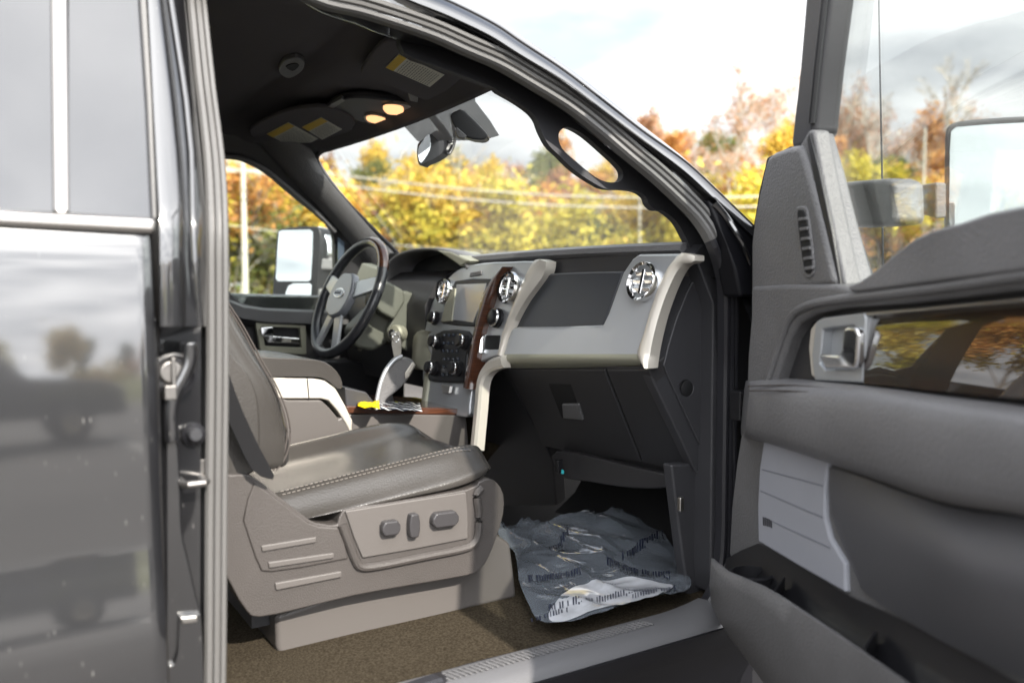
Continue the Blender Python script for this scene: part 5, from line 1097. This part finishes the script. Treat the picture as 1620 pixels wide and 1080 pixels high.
# (column, top row, kind) front to back rows; heights follow the tree line of the view
line = lambda u: 248 if u < 700 else (250 if u < 760 else (232 if u < 880 else (255 if u < 1000 else (200 if u < 1090 else 175))))
rowsT = []
rnd = random.Random(4)
ks1 = ['yellow_a', 'orange_a', 'lime_a', 'yellow_b', 'orange_a', 'rust_a', 'yellow_b', 'lime_a']
ks2 = ['rust_a', 'green_a', 'orange_a', 'rust_a', 'yellow_a', 'green_a', 'rust_a', 'orange_a']
spot = 0
def nearby(u):
    if u < 388: return 'left of the pole in the far window'
    if u < 480: return 'right of the pole in the far window'
    if u < 560: return 'behind the far windscreen pillar'
    if u < 650: return 'above the instrument hood'
    if u < 720: return 'under the rear view mirror'
    if u < 790: return 'under the windscreen sensor box'
    if u < 880: return 'above the upper glove box'
    if u < 990: return 'below the grab handle'
    if u < 1090: return 'at the windscreen right lower corner'
    if u < 1240: return 'between pillar and open door'
    if u < 1400: return 'in the door window near its frame'
    return 'in the door window behind the mirror'
cnt = {}
def lab(kind, u, row):
    c = {'yellow_a': 'yellow leaved tree', 'yellow_b': 'golden leaved low tree', 'orange_a': 'orange leaved tree', 'orange_s': 'sparse orange leaved tree', 'rust_a': 'thin rust brown tree', 'green_a': 'green leaved tree', 'lime_a': 'lime yellow tree', 'bare_a': 'pale sparsely leaved tree', 'bare_b': 'leafless pale tree'}[kind]
    s = c + ' ' + {0: 'in the front row', 1: 'in the middle row', 2: 'in the rear row'}[row] + ' ' + nearby(u)
    return s
GR = 'autumn trees along the lot'
for row, (dist, step, ks, dv, f) in enumerate(((32, 62, ks1, 62, 1), (38, 55, ks2, 30, 1), (46, 50, ks2[::-1], 4, 1))):
    u = 300 + row * 23; i = row * 3
    while u < 1560:
        k = ks[i % len(ks)]; i += 1
        if u > 1090: k = {'yellow_a': 'orange_s', 'yellow_b': 'orange_s', 'orange_a': 'orange_s', 'lime_a': 'bare_a', 'green_a': 'bare_a', 'rust_a': 'bare_a'}.get(k, k) if row else k
        if u > 1100 and row > 0 and i % 3: k = 'bare_a'
        if u > 1280 and row < 2: k = {'orange_s': 'rust_a', 'yellow_b': 'green_a'}.get(k, k)
        base = line(u) + dv + rnd.uniform(-8, 26)
        if u > 1090 and row == 2 and i % 2: k = 'bare_a'; base -= 8
        dd_ = dist + rnd.uniform(-2, 2)
        if u > 1090: dd_ *= .85
        if 1110 < u < 1260: base += 45 if row < 2 else 50
        if u > 1400: base += 35
        place(PR, k, u, dd_, max(3.0, hof(base, dd_)), lab(k, u, row), 'tree', GR)
        u += step * rnd.uniform(.8, 1.2)
for (u, v, k, dist) in ((736, 200, 'bare_b', 27), (1172, 118, 'bare_a', 26), (1200, 150, 'bare_b', 30), (1228, 130, 'bare_a', 33), (1340, 155, 'bare_a', 30), (1440, 165, 'bare_b', 30), (1530, 135, 'bare_b', 32), (372, 235, 'bare_b', 26), (1290, 160, 'bare_a', 33), (990, 260, 'bare_a', 33), (852, 250, 'bare_b', 28), (962, 285, 'bare_b', 27), (1066, 300, 'bare_b', 28), (570, 262, 'bare_b', 29)):
    place(PR, k, u, dist, hof(v, dist), ('tall leafless pale tree standing ' if k == 'bare_b' else 'tall thin reddish twiggy tree standing ') + nearby(u), 'tree', GR)
for i, (u, k) in enumerate(((-1150, 'yellow_a'), (-960, 'orange_a'), (-800, 'yellow_b'), (-670, 'lime_a'), (-560, 'yellow_a'), (-440, 'orange_a'), (-330, 'yellow_a'), (-220, 'lime_a'), (-110, 'orange_a'), (0, 'yellow_b'), (110, 'green_a'), (215, 'yellow_a'))):
    place(PR, k, u, 30, 7.5, ['first', 'second', 'third', 'fourth', 'fifth', 'sixth', 'seventh', 'eighth', 'ninth', 'tenth', 'eleventh', 'twelfth'][i] + ' tree along the lot left of the far window, mirrored in the door trim', 'tree', GR)
u = 300; i = 0
while u < 1500:
    k = 'yloylg'[i % 6]; i += 1; dist = 27 + rnd.uniform(-1.5, 2.5)
    place(SH, k, u, dist, rnd.uniform(2.6, 4.2), {'y': 'yellow', 'l': 'lime', 'o': 'orange', 'g': 'olive green'}[k] + ' shrub ' + nearby(u), 'shrub', 'shrubs at the wood edge')
    u += 34 * rnd.uniform(.8, 1.2)
# tall grass on the verge
vs = []; fs = []
for i in range(26000):
    a = rnd.uniform(R(-20), R(66)); d = rnd.uniform(21, 33); p = V((sin(a) * d, cos(a) * d - 1.19, 0)); h = rnd.uniform(.25, .8); q = V((rnd.gauss(0, .1), rnd.gauss(0, .1), h)); t_ = V((cos(a), -sin(a), 0)) * .03
    n = len(vs); vs += [p - t_, p + t_, p + q]; fs.append([n, n + 1, n + 2])
LM['grass'] = leafmat('verge_grass', [(.12, .18, .02), (.26, .34, .04), (.42, .44, .06), (.5, .42, .1)])
tag(mobj('verge_grass', vs, fs, LM['grass'], None, ang=180), 'tall yellow green grass growing along the edge of the lot', 'grass', kind='stuff')

# wooden poles and overhead cables
M['polew'] = mat('weathered_pole', (.50, .47, .40), .8, bump=.3, bscale=30)
def pole(u, v, dist, r, lb_, arm=False):
    p = at(u, dist); h = hof(v, dist); e = empty('utility_pole', p, lb_, 'pole', 'poles along the tree line')
    o = tube('shaft', [p + V((0, 0, -.2)) - p, p + V((0, 0, h)) - p], [r, r * .7], M['polew'], e, k=10)
    if not arm: lathe('pole_cap', (0, 0, h), (0, 0, 1), [(r * .8, -.02), (r * .85, .02), (r * .3, .05)], M['seal'], e, k=10); return p + V((0, 0, h))
    b_ = box('crossarm', (0, 0, h * .94), (.9, .07, .09), M['polew'], e, M=Matrix.Rotation(R(-25), 3, 'Z'))
    for k in (-.38, .38):
        lathe('insulator', V((k * cos(R(-25)), k * sin(R(-25)), h * .94 + .05)), (0, 0, 1), [(.02, 0), (.045, .03), (.03, .08), (.04, .1), (.01, .13)], M['seal'], e, k=10)
    return p + V((0, 0, h * .94 + .15))
p1 = pole(388, 268, 24, .085, 'pale wooden pole seen through the far side window', True)
p2 = pole(1011, 302, 25, .055, 'slim grey pole under the grab handle through the windscreen')
p3 = pole(1456, 232, 26, .05, 'slim pale pole seen through the open door window')
for i, (z0, z1, lb_) in enumerate(((4.6, 3.6, 'upper pale overhead cable crossing the yellow trees'), (4.35, 3.35, 'second pale overhead cable close under the uppermost one'), (2.9, 2.3, 'lowest pale cable sagging across the lower trees'))):
    a, b = at(330, 23.5), at(1350, 23.5); a.z = z0; b.z = z1; pts = [a.lerp(b, t / 20) - V((0, 0, .5 * sin(pi * t / 20))) for t in range(21)]
    o = tube('overhead_cable', pts, .022 if i < 2 else .012, M['polew'], None, k=6); tag(o, lb_, 'cable', 'overhead cables')

# ================================================================ WHAT THE BODYWORK REFLECTS: cars parked behind the camera and their tree line
def car(x, y, col_, lb_, kind, rz=0):
    e = empty('parked_car', (x, y, 0), lb_, 'car', 'cars parked across the lot')
    if kind == 'pickup': pr2 = [(-2.8, .45), (-2.85, .95), (-2.75, 1.12), (-.95, 1.12), (-.75, 1.78), (.35, 1.82), (1.05, 1.22), (2.5, 1.10), (2.8, .95), (2.85, .45)]
    else: pr2 = [(-2.3, .42), (-2.35, 1.0), (-2.1, 1.66), (-.2, 1.75), (.5, 1.62), (1.15, 1.12), (2.2, .98), (2.4, .75), (2.4, .42)]
    pm_ = mat('car_paint', col_, .25, coat=1)
    bd = prism('body', [V((a, -.92, b)) for a, b in pr2], V((0, 1.84, 0)), pm_, e, bevel=.10, seg=4)
    gp_ = [(-.80, 1.2), (-.66, 1.68), (.32, 1.72), (.88, 1.2)] if kind == 'pickup' else [(-2.0, 1.08), (-1.85, 1.55), (-.2, 1.64), (.45, 1.52), (.95, 1.1)]
    for s in (-1, 1): prism('side_window', [V((a, s * .925, b)) for a, b in gp_], V((0, -s * .02, 0)), M['tint'], bd, bevel=.005)
    for wx_ in (-1.75, 1.8) if kind == 'pickup' else (-1.45, 1.5):
        for s in (-1, 1):
            wl = lathe('wheel', (wx_, s * .78, .38), (0, s, 0), [(.2, .0), (.38, .0), (.38, .17), (.30, .2)], M['black'], e); lathe('rim', (wx_, s * .96, .38), (0, s, 0), [(.22, .0), (.20, .03), (.05, .02)], M['steel'], wl)
    for s in (-.65, .65): box('headlight', (2.78 if kind == 'pickup' else 2.3, s, .85), (.12, .35, .16), M['lens'], e, bevel=.03); box('tail_light', (-2.82 if kind == 'pickup' else -2.3, s * 1.1, .95), (.08, .18, .25), mat('tail_red', (.4, .02, .02), .3), e, bevel=.02)
    e.rotation_euler = (0, 0, rz)
car(.3, -17.5, (.02, .02, .024), 'dark pickup parked across the lot, mirrored in the upper part of the rear door', 'pickup')
car(7.6, -18.2, (.03, .035, .05), 'dark blue wagon parked across the lot to the right of the pickup', 'suv', .05)
car(-7.0, -18.0, (.22, .22, .23), 'silver grey wagon parked across the lot to the left of the pickup', 'suv', -.04)
for i, (x, y, k, s) in enumerate(((-22, -56, 'green_a', .5), (-16, -57, 'rust_a', .4), (-10, -58, 'green_a', .42), (4.5, -60, 'green_a', .42), (7.5, -58, 'green_a', .55), (10, -60, 'green_a', .5), (14, -58, 'orange_a', .45), (20, -58, 'green_a', .5), (26, -56, 'rust_a', .5), (34, -52, 'yellow_a', .6))):
    cpt(PR[k], (x, y, -.8), s, i * 1.7, ['first', 'second', 'third', 'fourth', 'fifth', 'sixth', 'seventh', 'eighth', 'ninth', 'tenth'][i] + ' tree from the left in the row behind the parked cars', 'tree', 'trees behind the parked cars')
for i in range(13):
    x = -30 + i * 5.2
    cpt(SH['lyo'[i % 3]], (x, -50 - (i % 3) * 2, -.3), .95 + .25 * (i % 4) / 3, i * 1.1, 'shrub in the hedge behind the parked cars, ' + ['first', 'second', 'third', 'fourth', 'fifth', 'sixth', 'seventh', 'eighth', 'ninth', 'tenth', 'eleventh', 'twelfth', 'last'][i] + ' from the left', 'shrub', 'hedge behind the parked cars')

# look-alikes standing in one window are told apart from left to right
from collections import defaultdict
same = defaultdict(list)
for o in C.objects:
    if o.parent is None and o.get('category') in ('tree', 'shrub'): same[o['label']].append(o)
for lb_, os_ in same.items():
    if len(os_) > 1:
        os_.sort(key=lambda o: math.atan2(o.location.x - CAM.x, o.location.y - CAM.y))
        for i, o in enumerate(os_):
            o['label'] = ('leftmost' if i == 0 else 'rightmost' if i == len(os_) - 1 else ['second', 'third', 'fourth', 'fifth', 'sixth'][i - 1]) + ' ' + lb_
